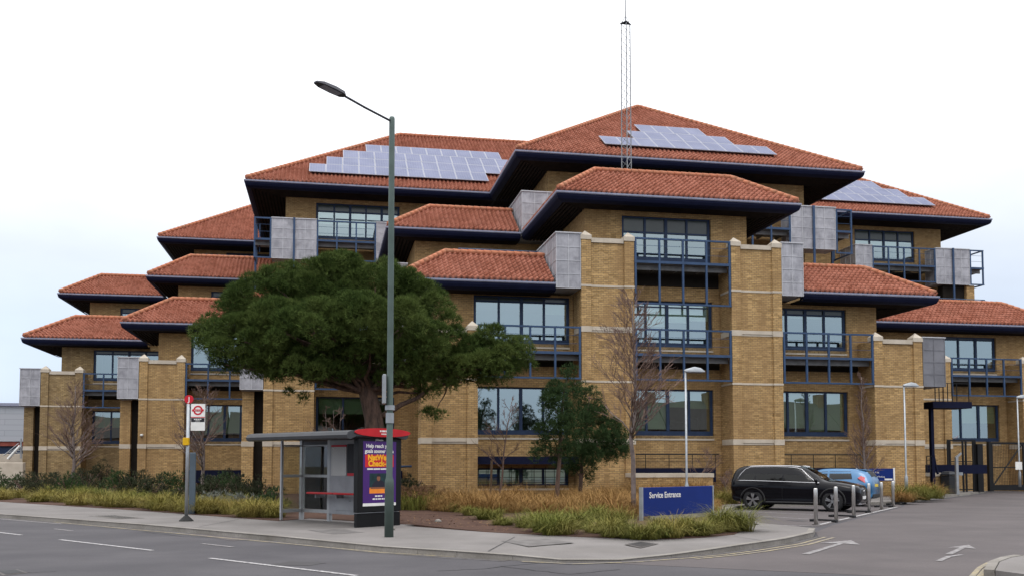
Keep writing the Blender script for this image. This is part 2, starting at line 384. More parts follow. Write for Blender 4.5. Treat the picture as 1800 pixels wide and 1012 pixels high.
def pier(x0, x1, y0, lv, depth=1.44, mat='brick', z0=0):
    zc = {2: 7.55, 3: 11.86}[lv]; w = .46; q = .1; m = MB()
    m.box(x0, x0+w, y0, y0+depth, z0, zc); m.box(x1-w, x1, y0, y0+depth, z0, zc); m.box(x0+w, x1-w, y0+q, y0+depth, z0, zc-.12)
    o = P(m, 'pier', mat)
    for a in (x0, x1-w):
        c = MB(); e = .03; xa, xb, ya, yb = a-e, a+w+e, y0-e, y0+w+e; cx, cy = (xa+xb)/2, (ya+yb)/2; zz = zc+.2
        c.box(xa, xb, ya, yb, zc, zz)
        for p, r_ in (((xa,ya),(xb,ya)), ((xb,ya),(xb,yb)), ((xb,yb),(xa,yb)), ((xa,yb),(xa,ya))): c.quad((*p, zz), (*r_, zz), (cx, cy, zc+.45))
        P(c, 'pier_cap', 'stone', o)
    P(MB().box(x0+w+.031, x1-w-.031, y0+.03, y0+depth-.2, zc-.12, zc+.09), 'coping', 'stone', o)
    bands = [(2.5, 2.76), (5.31, 5.4)]+([(7.62, 7.88), (9.69, 9.79)] if lv == 3 else [])
    for za, zb in bands:
        b = MB(); th = zb-za > .2; e = .018
        b.box(x0-e, x0+w+e, y0-e, y0+depth*.9, za, zb); b.box(x1-w-e, x1+e, y0-e, y0+depth*.9, za, zb)
        if th:
            b.box(x0+w+e, x1-w-e, y0+q-.02, y0+q+.05, za, za+.09); b.box(x0+w+e, x1-w-e, y0+q-.05, y0+q+.05, za+.09, zb)
        else: b.box(x0+w+e, x1-w-e, y0+q-e, y0+q+.05, za, zb)
        P(b, 'stone_band', 'stone', o)
    return o
def zinc(x0, x1, y0, lv, depth=4.0, mat='zinc', nx=2, ny=4, posts=False):
    z0, z1 = {2: (5.38, 7.75), 3: (9.6, 12.1), 4: (13.88, 16.3)}[lv]
    o = P(MB().box(x0, x1, y0, y0+depth, z0, z1), 'zinc_box', mat)
    s = MB(); e = .022
    nz = 4
    for i in range(nx+1): x = x0+(x1-x0)*i/nx; s.box(x-.014, x+.014, y0-e, y0-.001, z0, z1)
    for j in range(nz+1): z = z0+(z1-z0)*j/nz; s.box(x0, x1, y0-e*.8, y0-.002, z-.013, z+.013)
    ns = max(2, int(depth/.62))
    for xx, dx in ((x0, -1), (x1, 1)):
        for i in range(1, ns+1): y = y0+depth*i/ns; s.box(*sorted((xx+dx*.001, xx+dx*e)), y-.014, y+.014, z0, z1)
        for j in range(nz+1): z = z0+(z1-z0)*j/nz; s.box(*sorted((xx+dx*.002, xx+dx*e*.8)), y0, y0+depth, z-.013, z+.013)
    P(s, 'seams', 'seam' if mat == 'zinc' else 'zinc_dark', o)
    P(MB().box(x0-.05, x1+.05, y0-.05, y0+depth, z1+.002, z1+.055), 'zinc_coping', 'seam', o)
    if posts:
        p = MB(); xm = (x0+x1)/2
        p.box(xm-.06, xm+.06, y0-.11, y0-.03, z0-1.6, z1+.06); P(p, 'post', 'blue_steel', o)
    return o
def balcony(x0, x1, y, zt, zm, zb, xs, deck=1.3, bars=True, wallz=0):
    m = MB(); w = .045
    for x in xs: m.box(x-w, x+w, y-w, y+w, zb, zt)
    for z, h in ((zt, .04), (zb, .04)): m.box(x0, x1, y-w-.004, y+w+.004, z-h, z+h)
    m.box(x0, x1, y-w-.006, y+w+.006, zm-.06, zm+.06)
    if bars:
        for k in (.37, .7): m.box(x0, x1, y-.008, y+.008, zm+(zt-zm)*k-.008, zm+(zt-zm)*k+.008)
    o = P(m, 'balcony', 'blue_steel')
    g = MB(); g.box(x0+.02, x1-.02, y+.06, y+deck, zm-.06, zm-.03)
    g.box(x0+.02, x1-.02, y+.35, y+.42, zm-.3, zm-.07)
    for x in xs: g.box(x-.03, x+.03, y+.43, y+deck, zm-.22, zm-.065)
    P(g, 'walkway', 'grating', o)
    if wallz: P(MB().box(x0+.03, x1-.03, y+deck+.12, y+deck+.19, zm-wallz, zm-.05), 'recess_shade_panel', 'dark_core', o)  # dark sheet added to deepen the shade under the deck
    return o
def rail(p0, p1, h=.5, n=4, drop=.3):
    m = MB(); p0, p1 = Vector(p0), Vector(p1); up = Vector((0, 0, h))
    m.tube([p0+up, p1+up], .03, 5)
    for i in range(n+1):
        q = p0.lerp(p1, i/n) if n else p0
        m.tube([q-Vector((0, 0, drop)), q+up], .022, 5)
    P(m, 'roof_railing', 'blue_steel')

Y0, Y1, Y2, Y3, Y4 = 42.5, 50.7, 59.05, 67.3, 75.4
# ---- roofs
roof(3, 10.15, 22.25, Y0, 8.3, 1, 1, 2.53, .705, 1.45, 1.65)
roof(2, 2.9, 10.13, Y0, 8.2, 1, 0, 2.45, .68, 1.45, 2.0)
roof(2, 22.27, 29.5, Y0, 8.2, 0, 1, 2.54, .68, 1.2, 2.4)
roof(3, 2.9, 10.13, Y1, 8.3, 1, 0, 2.54, .695, 1.3, 1.65)
roof(2, -4.4, 2.88, Y1, 8.3, 1, 0, 2.5, .69, 1.45, 2.0)
roof(2, -11.88, -4.42, Y2, 8.2, 1, 0, 2.52, .70, 1.2, 1.95)
roof(3, -11.95, -2.8, Y3-.3, 8.3, 1, 0, 2.5, .735, 1.2, 1.9)
roof(2, -19.7, -11.9, Y3+.35, 8, 1, 0, 2.68, .66, 1.3, 2.1)
roof(3, -19.52, -12.0, Y4-.2, 8, 1, 0, 2.48, .73, 1.2, 2.0)
roof(4, -12.73, -2.8, Y4, 18, 1, 0, 8.5, .667, 2.2, 2.4, flat=False)
roof(4, -5.08, 45.2, Y2, 20, 1, 1, 9.97, .667, 2.0, 2.5, flat=False, back=True)
roof(4, 9.81, 30.54, Y1-.05, 20.7, 1, 1, 10.36, .66, 2.1, 2.5, flat=False)
roof(2, 29.52, 43.6, Y1-.05, 8, 0, 1, 2.5, .66, 1.4, 2.3)
# ---- terrace railings behind the ridges
def prail(x0, x1, ya, Y, zz=None, n=4, ry=(None)):
    a = at(x0, ya[0], Y); b = at(x1, ya[1], Y); zt = (a.z+b.z)/2
    rail((a.x, Y, zt-.45), (b.x, Y, zt-.45), .45, n)
prail(1062, 1206, (298, 313), 45.5, n=5)
prail(806, 945, (437, 443), 45.4, n=4)
prail(775, 893, (361, 369), 53.6, n=4)
prail(279, 372, (620, 626), 61.9, n=3)
prail(361, 446, (447, 452), 69.8, n=3)
prail(183, 240, (621, 622), 70.6, n=2)
prail(205, 262, (481, 485), 78.0, n=2)
prail(1640, 1731, (524, 527), 53.6, n=3)
a = at(1731, 527, 53.6); b = at(1706, 533, 56.5); rail((a.x, 53.6, a.z-.45), (a.x, 57.5, a.z-.45), .45, 2)
# ---- walls and windows
def fl(lv): return {1: (2.95, 5.16), 2: (7.18, 9.4), 3: (11.3, 13.45)}[lv]
SO = .42
def bay(x0, x1, y, lv, wins, left=8, right=0, mat='brick'):
    z1 = EAVE[lv]-SO
    wall(x0, x1, y, 0, z1+.1, [(a, b, c, d) for a, b, c, d, *_ in wins], left, right, mat)
    for a, b, c, d, kw in wins: window(a, b, y, c, d, **kw)
Yw = 43.95
# central tower: three storeys of glass between the two tall piers
bay(11.85, 20.05, Yw, 3, [
    (13.7, 18.24, 2.95, 5.16, dict(n=4, blinds=(1, .95, .42, .45), bm='blind')),
    (13.7, 18.24, 7.18, 9.4, dict(n=4, blinds=(0, .6, .5, .45), transom=9.12, bm='blind_pale')),
    (13.7, 18.2, 11.3, 13.45, dict(n=4, sp=.75, blinds=(0, 0, 0, 0)))], 8, 8)
bay(5.02, 11.3, Yw, 2, [
    (6.56, 11.05, .62, 1.42, dict(n=4, panel=.06, blinds=(.99, .99, .99, .99), bm='blind_teal', desk=False)),
    (6.56, 11.05, 2.95, 5.16, dict(n=4, blinds=(0, 0, 0, 0))),
    (6.56, 11.12, 7.18, 9.4, dict(n=4, sp=.25, blinds=(0, 0, 0, .3)))], 8, 0)
bay(20.6, 26.92, Yw, 2, [
    (21.0, 25.3, 2.95, 5.16, dict(n=4, blinds=(.9, .9, .98, .96))),
    (21.0, 25.28, 7.18, 9.25, dict(n=4, sp=.3, blinds=(0, .1, .1, 0), bm='blind_pale'))], 0, 8)
bay(4.55, 11.9, Y1+1.3, 3, [(6.5, 11.0, 11.3, 13.3, dict(n=4, sp=.5))], 9)
bay(-2.3, 4.9, Y1+1.45, 2, [
    (-.62, 3.5, 2.95, 5.16, dict(n=3, blinds=(.45, .45, 0))),
    (-.62, 3.5, 7.18, 9.3, dict(n=4))], 8)
bay(-9.95, -2.4, Y2+1.45, 2, [
    (-8.1, -4.1, 2.95, 5.16, dict(n=4, blinds=(.85, .9, .85, .6))),
    (-8.1, -4.1, 7.18, 9.35, dict(n=4, blinds=(0, .2, 0, 0)))], 8)
bay(-10.05, -3, Y3+1.0, 3, [(-7.9, -3.6, 11.3, 13.35, dict(n=4, sp=.35))], 8)
bay(-17.5, -9.8, Y3+1.7, 2, [
    (-15.5, -11.0, 2.95, 5.16, dict(n=4, blinds=(.55, .55, .5, .5))),
    (-15.5, -11.0, 7.18, 9.25, dict(n=4, sp=.25))], 8, 0, 'brick_weathered')
bay(-17.55, -9.9, Y4+1.2, 3, [(-15.4, -11.4, 11.3, 13.3, dict(n=4, sp=.35))], 8)
bay(-10.3, -3.5, Y4+2.2, 4, [(-7.9, -3.6, 15.7, 18.0, dict(n=4, sp=.6))], 14)
bay(-2.7, 9.9, 61.05, 4, [(-.85, 4.35, 15.62, 17.9, dict(n=5, sp=.5, transom=16.93, blinds=(.5, .5, .6, .4, 0), bm='blind_pale'))], 14)
bay(12.1, 27.75, 52.75, 4, [(14.9, 25.3, 15.62, 17.9, dict(n=8, sp=.6))], 9, 9)
bay(27.9, 42.5, 61.0, 4, [(35.85, 40.45, 15.7, 17.9, dict(n=4, sp=.7, blinds=(.2, .3, .25, .1), bm='blind_pale'))], 0, 14)
bay(29.2, 43.6, 52.1, 2, [
    (36.1, 39.95, 2.95, 5.16, dict(n=3, blinds=(.1, .55, .55))),
    (36.1, 39.85, 7.18, 9.25, dict(n=3, sp=.15))], 0, 8)
P(MB().box(43.1, 43.7, Y2+.1, Y2+.7, 9.5, 13.86), 'pier', 'brick'); P(MB().box(41.45, 43.09, Y2+.35, Y2+.9, 9.5, 13.86), 'dark_or_shade_panel', 'dark_core')
# ---- piers, zinc boxes
pier(-18.3, -15.75, Y3, 2, mat='brick_weathered'); pier(-10.76, -8.22, Y2, 2); pier(-3.22, -.7, Y1, 2)
pier(4.03, 6.54, Y0, 2); pier(11.31, 13.83, Y0, 3); pier(18.6, 21.14, Y0, 3); pier(25.87, 28.46, Y0, 2)
pier(33.14, 35.72, Y1-.05, 2); pier(40.45, 43.0, Y1-.05, 2)
zinc(-19.55, -18.34, Y3, 2, 3.9); zinc(-11.93, -10.8, Y2, 2, 3.9); zinc(-4.38, -3.26, Y1, 2)
zinc(2.9, 4.0, Y0, 2); zinc(10.14, 11.28, Y0+.02, 3); zinc(21.17, 22.26, Y0+.02, 3); zinc(28.49, 29.67, Y0, 2, mat='zinc_dark')
zinc(2.9, 4.02, Y1, 3); zinc(10.2, 12.3, Y1, 4, nx=3); zinc(25.86, 28.6, Y1, 4, 1.2, nx=4, posts=True)
zinc(-3.4, -.8, Y2, 4, 1.2, nx=4, posts=True); zinc(2.82, 4.0, Y2, 4); zinc(40.75, 43.3, Y2, 4, 1.2, nx=4, posts=True); zinc(34.75, 35.95, Y2, 4, 3.2)
# brick columns standing beside the outer piers
for xa, y in ((-19.4, Y3+.5), (-11.85, Y2+.5), (-4.3, Y1+.5)):
    c = P(MB().box(xa, xa+.58, y, y+.6, 0, 5.3), 'pier', 'brick' if xa > -15 else 'brick_weathered')
    P(MB().box(xa-.018, xa+.598, y-.018, y+.55, 2.5, 2.76), 'stone_band', 'stone', c)
    P(MB().box(xa+.581, xa+1.1, y+.35, y+.5, 0, 5.35), 'dark_or_shade_panel', 'dark_core')  # dark sheet standing in for the shade in the gap beside the pier
# ---- balconies
def nsp(a, b, n): return [a+(b-a)*i/n for i in range(n+1)]
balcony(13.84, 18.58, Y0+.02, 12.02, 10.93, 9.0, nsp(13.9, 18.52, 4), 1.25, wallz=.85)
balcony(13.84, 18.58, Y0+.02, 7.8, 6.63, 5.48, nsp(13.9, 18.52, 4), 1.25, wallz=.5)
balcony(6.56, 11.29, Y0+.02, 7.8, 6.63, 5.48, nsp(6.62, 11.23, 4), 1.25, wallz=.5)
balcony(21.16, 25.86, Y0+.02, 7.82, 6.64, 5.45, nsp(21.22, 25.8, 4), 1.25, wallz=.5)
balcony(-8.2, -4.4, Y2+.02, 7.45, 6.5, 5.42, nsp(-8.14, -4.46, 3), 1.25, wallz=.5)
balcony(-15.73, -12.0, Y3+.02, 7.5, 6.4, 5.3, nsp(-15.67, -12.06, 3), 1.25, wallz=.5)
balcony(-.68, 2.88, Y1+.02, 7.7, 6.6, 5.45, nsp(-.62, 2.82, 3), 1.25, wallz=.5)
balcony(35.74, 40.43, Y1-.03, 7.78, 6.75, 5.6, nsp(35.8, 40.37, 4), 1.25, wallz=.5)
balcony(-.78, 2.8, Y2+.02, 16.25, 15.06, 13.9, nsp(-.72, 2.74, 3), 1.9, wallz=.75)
balcony(-4.45, -3.42, Y2+.02, 16.28, 15.0, 13.9, (-4.4, -3.47), 2.0)
balcony(28.62, 29.66, Y1+.02, 16.22, 14.95, 13.7, (28.68, 29.6), 2.0)
balcony(22.3, 25.84, Y1+.02, 16.22, 14.95, 13.7, nsp(22.36, 25.78, 3), 1.9)
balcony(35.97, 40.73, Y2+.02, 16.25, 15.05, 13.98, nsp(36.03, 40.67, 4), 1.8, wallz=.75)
balcony(43.32, 44.4, Y2+.02, 16.27, 15.05, 13.92, (43.38, 44.34), 2.0)
for xx, zt, zm, zb, y in ((44.34, 16.27, 15.05, 13.92, Y2), (29.6, 16.22, 14.95, 13.7, Y1), (-4.4, 16.28, 15.0, 13.9, Y2)):
    m = MB()
    for z in (zt, zm, zb): m.box(xx-.04, xx+.04, y+.07, y+2.0, z-.04, z+.04)
    m.box(xx-.045, xx+.045, y+1.95, y+2.04, zb-.045, zt+.045); P(m, 'cage_side', 'blue_steel')
for xx, y, s in ((-4.4, Y2+1.0, 1), (29.1, Y1+1.3, 1), (43.5, Y2+1.3, 1)):
    m = MB(); m.box(xx-.06, xx+.06, y-.06, y+.06, 12, 16.1); m.box(xx+.2, xx+.26, y-.03, y+.03, 14.4, 16.1); P(m, 'post', 'blue_steel')
# ---- semi-basement: canopies, railings, navy beams
P(MB().box(6.56, 11.28, Y0+.5, Yw-.002, 1.6, 1.95), 'canopy', 'navy')
m = MB()
for x in nsp(6.7, 11.0, 8): m.box(x-.012, x+.012, Yw-.08, Yw-.06, .55, 1.5)
for z in (.75, 1.0, 1.25): m.box(6.6, 11.05, Yw-.07, Yw-.05, z-.01, z+.01)
P(m, 'window_grille', 'black_metal')
for xa, xb in ((13.86, 18.0), (21.16, 25.3)):
    P(MB().box(xa, xb, Y0+.7, Yw-.003, .75, 1.42), 'beam', 'navy')
    m = MB()
    for z, r_ in ((2.06, .03), (1.86, .012), (1.72, .012)): m.tube([(xa, Y0+.75, z), (xb+.2, Y0+.75, z)], r_, 5)
    for x in nsp(xa+.7, xb, 3): m.tube([(x, Y0+.75, 1.42), (x, Y0+.75, 2.06)], .02, 5)
    P(m, 'railing', 'black_metal')
for xa, xb, y in ((-8.2, -4.4, Y2), (-.68, 3.9, Y1)):
    P(MB().box(xa, xb, y+.6, y+1.44, .5, 1.25), 'beam', 'navy')
m = MB(); m.tube([(1.9, Y0+3.2, .6), (1.9, Y0+3.2, 1.45), (3.9, Y0+3.2, 1.5)], .06, 6); P(m, 'pipe_rail', 'blue_steel')
# ---- small flood lamps and cameras on the walls
for q in (at(249, 764, Y2-.1),):
    m = MB().lathe([(.02, -.09), (.08, -.06), (.095, .0), (.08, .05), (.03, .07)], q, 10); P(m, 'wall_camera', 'white_paint', smooth=True)
# ---- solar panels
def panels(y0, Ze, pitch, rows, w=1.035):
    q = math.hypot(1, pitch); vd = Vector((0, 1, pitch))/q; nn = Vector((0, -pitch, 1))/q
    for r_, (xs, n) in enumerate(rows):
        for i in range(n):
            v0 = 1.5+r_*1.68
            O = Vector((xs+i*w, y0, Ze))+vd*v0+nn*.24
            c = O+Vector((w/2, 0, 0))+vd*.83
            m = MB().obox(c, (w/2-.008, 0, 0), vd*.83, nn*.02); o = P(m, 'solar_panel', 'gutter' if 0 else 'panel_frame')
            g = MB()
            for a in range(6):
                for b_ in range(10):
                    x0_, x1_ = -w/2+.04+(w-.08)*a/6+.003, -w/2+.04+(w-.08)*(a+1)/6-.003; s0, s1 = -.79+1.58*b_/10+.003, -.79+1.58*(b_+1)/10-.003
                    g.quad(*[c+Vector((x, 0, 0))+vd*s+nn*.024 for x, s in ((x0_, s0), (x1_, s0), (x1_, s1), (x0_, s1))])
            P(g, 'solar_cells', 'solar', o)
plain('panel_frame', (.27, .28, .33), .4, .3)
panels(Y2, 18.55, .667, [(-1.3, 11), (-.25, 12), (.8, 11), (2.33, 9)], 1.023)
panels(Y1-.05, 18.55, .66, [(15.2, 10), (17.33, 6), (18.25, 4)], 1.04)
panels(Y2-.05, 18.55, .667, [(32.3, 9), (33.2, 7), (34.1, 5), (34.5, 3)], 1.03)
# ------------------------------------------------------------------ ground, road, pavement, beds
def ground_mat(name, c1, c2, sc, rough=.9, fine=60, bump=.25, stain=None, crackle=False):
    t = NT(name); p = t.pos(); c = t.mix(t.mr(t.noise(p, sc, 6, .6), .35, .68), c1, c2)
    c = t.mix(t.mr(t.noise(p, fine, 3, .7), .3, .75, 0, .5), c, tuple(q*.55 for q in c1))
    c = t.mix(t.mr(t.noise(p, fine*1.7, 2, .7), .62, .8, 0, .4), c, tuple(min(1, q*1.9) for q in c2))
    if stain: c = t.mix(t.mr(t.noise(t.n('ShaderNodeMapping', {0: p, 2: (0, 0, R(52)), 3: (.12, .9, 1)}).outputs[0], 1.0, 5, .6), .5, .72, 0, .6), c, stain)
    t.base(c); t.set(rough, 0, .15); t.bump(t.noise(p, fine*1.3, 3), bump, .01); return t
ground_mat('asphalt', (.064, .061, .067), (.094, .089, .095), .45, .85, 38, .4, (.056, .054, .058))
ground_mat('asphalt_warm', (.088, .078, .079), (.122, .107, .107), .4, .85, 38, .4, (.076, .067, .068))
ground_mat('asphalt_stain', (.058, .055, .058), (.085, .08, .084), 1.2, .7, 38, .3)
ground_mat('soil', (.06, .033, .025), (.10, .058, .042), 1.4, 1, 16, .9)
ground_mat('earth', (.10, .10, .08), (.14, .13, .10), .2, 1, 4, .2)
t = ground_mat('paving', (.152, .142, .136), (.215, .2, .193), .7, .9, 50, .15, (.16, .145, .135))
ground_mat('kerbstone', (.2, .185, .165), (.29, .27, .25), 1.1, .9, 30, .4, (.09, .08, .068))
t = NT('line_white'); p = t.pos(); c = t.mix(t.mr(t.noise(p, 14, 4, .7), .4, .64, 0, .93), (.38, .37, .37), (.12, .112, .117)); t.base(c); t.set(.8)
t = NT('line_faded'); p = t.pos(); c = t.mix(t.mr(t.noise(p, 9, 5, .75), .36, .55, 0, .96), (.27, .262, .262), (.13, .118, .118)); t.base(c); t.set(.8)
t = NT('line_yellow'); p = t.pos(); c = t.mix(t.mr(t.noise(p, 7, 5, .7), .36, .6, 0, .92), (.31, .255, .14), (.125, .115, .11)); t.base(c); t.set(.8)
plain('mast_steel', (.22, .225, .235), .5, .3)
plain('tar', (.03, .03, .032), .7, 0, .3, 6)
plain('iron', (.085, .075, .07), .6, .2, .3, 9)
def structure(o): o['kind'] = 'structure'; return o
structure(MB().quad((-900, -700, -.03), (900, -700, -.03), (900, 1300, -.03), (-900, 1300, -.03)).build('ground', M['earth']))
structure(MB().quad((-120, -25, 0), (90, -25, 0), (90, 64, 0), (-120, 150, 0)).build('road', M['asphalt']))
KO = [(-62, 99.0, .1), (-9.63, 31.61, .1), (-4.51, 25.59, .1), (-.85, 20.66, .1), (.98, 17.95, .1), (2.2, 16.72, .1), (3.05, 16.0, .085), (3.73, 15.45, .05), (4.8, 15.55, .02), (5.85, 16.0, .045), (6.8, 16.5, .08), (7.55, 17.02, .1), (9.09, 18.3, .1), (10.53, 19.85, .1), (11.3, 21.2, .1)]
KI = [(-56, 101), (-12.84, 42.1), (-5.83, 33.06), (-1.24, 26.45), (1.85, 23.93), (3.43, 21.39), (4.4, 20.3), (5.14, 19.52), (6.0, 18.9), (6.78, 18.6), (7.6, 18.9), (8.53, 19.53), (9.99, 21.94), (10.6, 23.0), (10.85, 23.5)]
m = MB()
for i in range(len(KO)-1):
    a, b, c, d = KO[i], KO[i+1], KI[i+1], KI[i]
    m.quad(a, b, (*c, .1), (*d, .1))
m.quad((-1.24, 26.45, .1), (1.85, 23.93, .1), (2.15, 24.1, .1), (-.45, 27.6, .1))
m.quad((10.55, 22.6, .1), (11.75, 27.6, .1), (11.3, 27.8, .1), (10.1, 22.5, .1)); m.quad((11.75, 27.6, .1), (13.1, 31.0, .1), (12.6, 31.3, .1), (11.3, 27.8, .1)); m.quad((13.1, 31, .1), (15.2, 34.0, .1), (14.8, 34.4, .1), (12.6, 31.3, .1))
m.quad((22.4, 35.5, .1), (36.1, 48.6, .1), (34.6, 49.5, .1), (20.6, 37.0, .1)); m.quad((15.2, 34.0, .1), (22.4, 35.5, .1), (20.6, 37.0, .1), (14.8, 34.4, .1))
structure(m.build('pavement', M['paving']))
def kerbs(path, name='kerb', w=.15):
    m = MB()
    for (x0, y0, z0), (x1, y1, z1) in zip(path[:-1], path[1:]):
        L = math.hypot(x1-x0, y1-y0); n = max(1, round(L/.92)); n = min(n, 90)
        dx, dy = (x1-x0)/L, (y1-y0)/L
        for i in range(n):
            f0, f1 = i/n, (i+1)/n-.008/L*1.0
            p, q = (x0+(x1-x0)*f0, y0+(y1-y0)*f0), (x0+(x1-x0)*f1, y0+(y1-y0)*f1); za, zb = z0+(z1-z0)*f0+.006, z0+(z1-z0)*f1+.006
            nx, ny = -dy*w, dx*w; k = .015
            b = len(m.v)
            m.v += [(*p, -.05), (*q, -.05), (q[0]+nx, q[1]+ny, -.05), (p[0]+nx, p[1]+ny, -.05), (p[0]+nx*.1, p[1]+ny*.1, za), (q[0]+nx*.1, q[1]+ny*.1, zb), (q[0]+nx, q[1]+ny, zb), (p[0]+nx, p[1]+ny, za)]
            m.f += [tuple(b+j for j in f_) for f_ in ((0,3,2,1),(4,5,6,7),(0,1,5,4),(1,2,6,5),(2,3,7,6),(3,0,4,7))]
    return structure(m.build(name, M['kerbstone'], fix=True))
kerbs(KO[::1] and [(x, y, z) for x, y, z in KO])
kerbs([(10.95, 23.35, .1), (11.85, 27.5, .1), (13.2, 30.9, .1), (15.3, 33.85, .1), (22.4, 35.35, .1), (36.2, 48.5, .1)])
# planting bed: one soil sheet, gently uneven
def inbed(x, y): return True
bm_ = MB(); bed = [(-56, 101), (-12.84, 42.1), (-5.83, 33.06), (-1.24, 26.45), (-.45, 27.6), (2.15, 24.1), (3.43, 21.39), (4.4, 20.3), (5.14, 19.52), (6.0, 18.9), (6.78, 18.6), (7.6, 18.9), (8.53, 19.53), (9.99, 21.94), (10.3, 23.4), (11.3, 27.8), (12.6, 31.3), (14.8, 34.4), (20.6, 37), (34.6, 49.5), (40, 56), (0, 70), (-40, 101)]
structure(bm_.prism(bed, -.02, .112).build('planting_bed', M['soil']))
structure(MB().prism([(11.3, 21.2), (13, 23.5), (21.4, 33.3), (22.6, 35.2), (36.4, 48.3), (50, 55), (70, 50), (30, 10), (12.5, 9.0), (8.6, 12.2), (4.4, 15.3), (5.9, 15.85), (7.6, 16.9), (9.15, 18.2), (10.6, 19.75)], -.02, .004).build('service_road', M['asphalt_warm']))
structure(MB().prism([(11.05, 23.3), (12.35, 23.05), (21.3, 33.3), (22.3, 35.2), (15.5, 33.8), (13.25, 30.85), (11.95, 27.45)], -.01, .008).build('car_park', M['asphalt_warm']))
def strip(name, pts, w, mat, z=.008):
    m = MB(); pts = [Vector((p[0], p[1], 0)) for p in pts]
    for i in range(len(pts)-1):
        def nrm(j):
            d = (pts[min(j+1, len(pts)-1)]-pts[max(j-1, 0)]).normalized(); return Vector((-d.y, d.x, 0))*w/2
        a, b = pts[i], pts[i+1]; na, nb = nrm(i), nrm(i+1); up = Vector((0, 0, z))
        m.quad(a-na+up, b-nb+up, b+nb+up, a+na+up)
    return structure(m.build(name, M[mat]))
def G2(x, y, z=0): p = atz(x, y, z); return (p.x, p.y)
strip('road_marking', [G2(105, 948), G2(268, 967)], .1, 'line_white'); strip('road_marking', [G2(368, 980.5), G2(628, 1011.5)], .1, 'line_white')
strip('road_marking', [G2(-60, 928), G2(38, 940)], .1, 'line_white'); strip('road_marking', [G2(96, 929), G2(127, 932.5)], .09, 'line_faded')
strip('road_marking', [G2(355, 955), G2(410, 961)], .09, 'line_faded')
strip('road_marking', [G2(-80, 906.5), G2(0, 911.5), G2(110, 920.5)], .12, 'line_faded')
strip('road_marking', [G2(95, 917), G2(250, 931.5), G2(500, 954.5), G2(670, 970.5), G2(800, 978.5)], .08, 'line_yellow')
k_ = [(x+dx, y+dy) for (x, y, z), (dx, dy) in zip(KO[6:14], [(.1,-.28),(.15,-.28),(.12,-.28),(.14,-.27),(.16,-.24),(.18,-.22),(.2,-.2),(.2,-.15)])]
strip('road_marking', k_, .075, 'line_yellow', .012); strip('road_marking', [(x+.13, y-.14) for x, y in k_[3:]], .075, 'line_yellow', .012)
k_ = [G2(1800, 983), G2(1775, 986), G2(1750, 992), G2(1733, 1001), G2(1722, 1014)]
strip('road_marking', k_, .09, 'line_yellow', .012); strip('road_marking', [G2(1800, 978), G2(1768, 981), G2(1740, 988), G2(1722, 998), G2(1708, 1014)], .08, 'line_yellow', .012)
for a, b in (((1293, 898), (1436, 904.5)), ((1312, 905.5), (1436, 913)), ((1310, 921), (1430, 924.8)), ((1262, 893.5), (1300, 895))):
    strip('road_marking', [G2(*a), G2(*b)], .07, 'line_white', .014)
strip('road_marking', [(12.6, 23.55), (20.9, 33.0)], .11, 'line_white', .014)
def arrow(tail, tip, w, hl, hw, mat):
    a, b = Vector((*G2(*tail), .012)), Vector((*G2(*tip), .012)); d = (b-a).normalized(); n = Vector((-d.y, d.x, 0)); c = b-d*hl
    structure(MB().quad(a-n*w, c-n*w*.8, c-n*hw-d*.12, b, c+n*hw-d*.12, c+n*w*.8, a+n*w).build('road_arrow', M[mat]))
arrow((1416, 974), (1496, 949.5), .07, .95, .4, 'line_faded'); arrow((1668, 974), (1703, 957.5), .06, .8, .25, 'line_faded')
strip('road_marking', [G2(1650, 986), G2(1668, 978), G2(1690, 975)], .1, 'line_faded', .012)
rc = random.Random(3)
for pts in ([(770, 1003), (850, 999), (900, 993), (960, 988)], [(880, 995), (960, 1004), (1000, 1009), (1090, 1000)], [(250, 934), (320, 942), (400, 945)], [(20, 1003), (60, 1006), (100, 1003)]):
    q = [G2(x, y) for x, y in pts]; out = []
    for (x0, y0), (x1, y1) in zip(q[:-1], q[1:]):
        for i in range(5): out.append((x0+(x1-x0)*i/5+rc.uniform(-.03, .03), y0+(y1-y0)*i/5+rc.uniform(-.03, .03)))
    strip('road_crack', out+[q[-1]], .028, 'tar', .006)
structure(MB().quad(*[(*G2(x, y), .005) for x, y in ((330, 938), (400, 936), (480, 943), (410, 950))]).build('road_patch', M['asphalt_warm']))
# right-hand kerb island in the corner of the picture
isl = [G2(1800, 986), G2(1778, 990), G2(1758, 998), G2(1750, 1014), (9.6, 10.5), (14, 9), (16, 14)]
structure(MB().prism(isl, -.02, .1).build('pavement', M['paving']))
kerbs([(isl[i][0], isl[i][1], .1) for i in (3, 2, 1, 0)])
def cover(name, label, px, mat, z, cat='manhole cover'):
    zs = z if hasattr(z, '__len__') else [z]*4; p = [Vector((*G2(x, y, q), q+.005)) for (x, y), q in zip(px, zs)]; t = thing(name, label, cat, (p[0]+p[2])/2)
    c = (p[0]+p[2])/2; q = [(v-c) for v in p]
    fr = MB()
    for i in range(4): a, b = q[i], q[(i+1) % 4]; fr.quad(a, b, b*.9+Vector((0,0,.002)), a*.9+Vector((0,0,.002)))
    fr.build('frame', M['iron'], t)
    g = MB().quad(*[v*.9 for v in q]); o = g.build('lid', M[mat], t)
    r = MB()
    for i in range(1, 8):
        a = (q[0]*(1-i/8)+q[1]*i/8)*.85; b = (q[3]*(1-i/8)+q[2]*i/8)*.85; d = (q[1]-q[0]).normalized()*.018; u = Vector((0, 0, .004)); r.quad(a-d+u, a+d+u, b+d+u, b-d+u)
    r.build('tread', M['tar'], t)
cover('manhole_cover', 'dark square iron cover set in the pavement near the dropped kerb', [(1097, 956), (1128, 951), (1158, 955), (1126, 962.5)], 'iron', (.0855, .0945, .083, .0665))
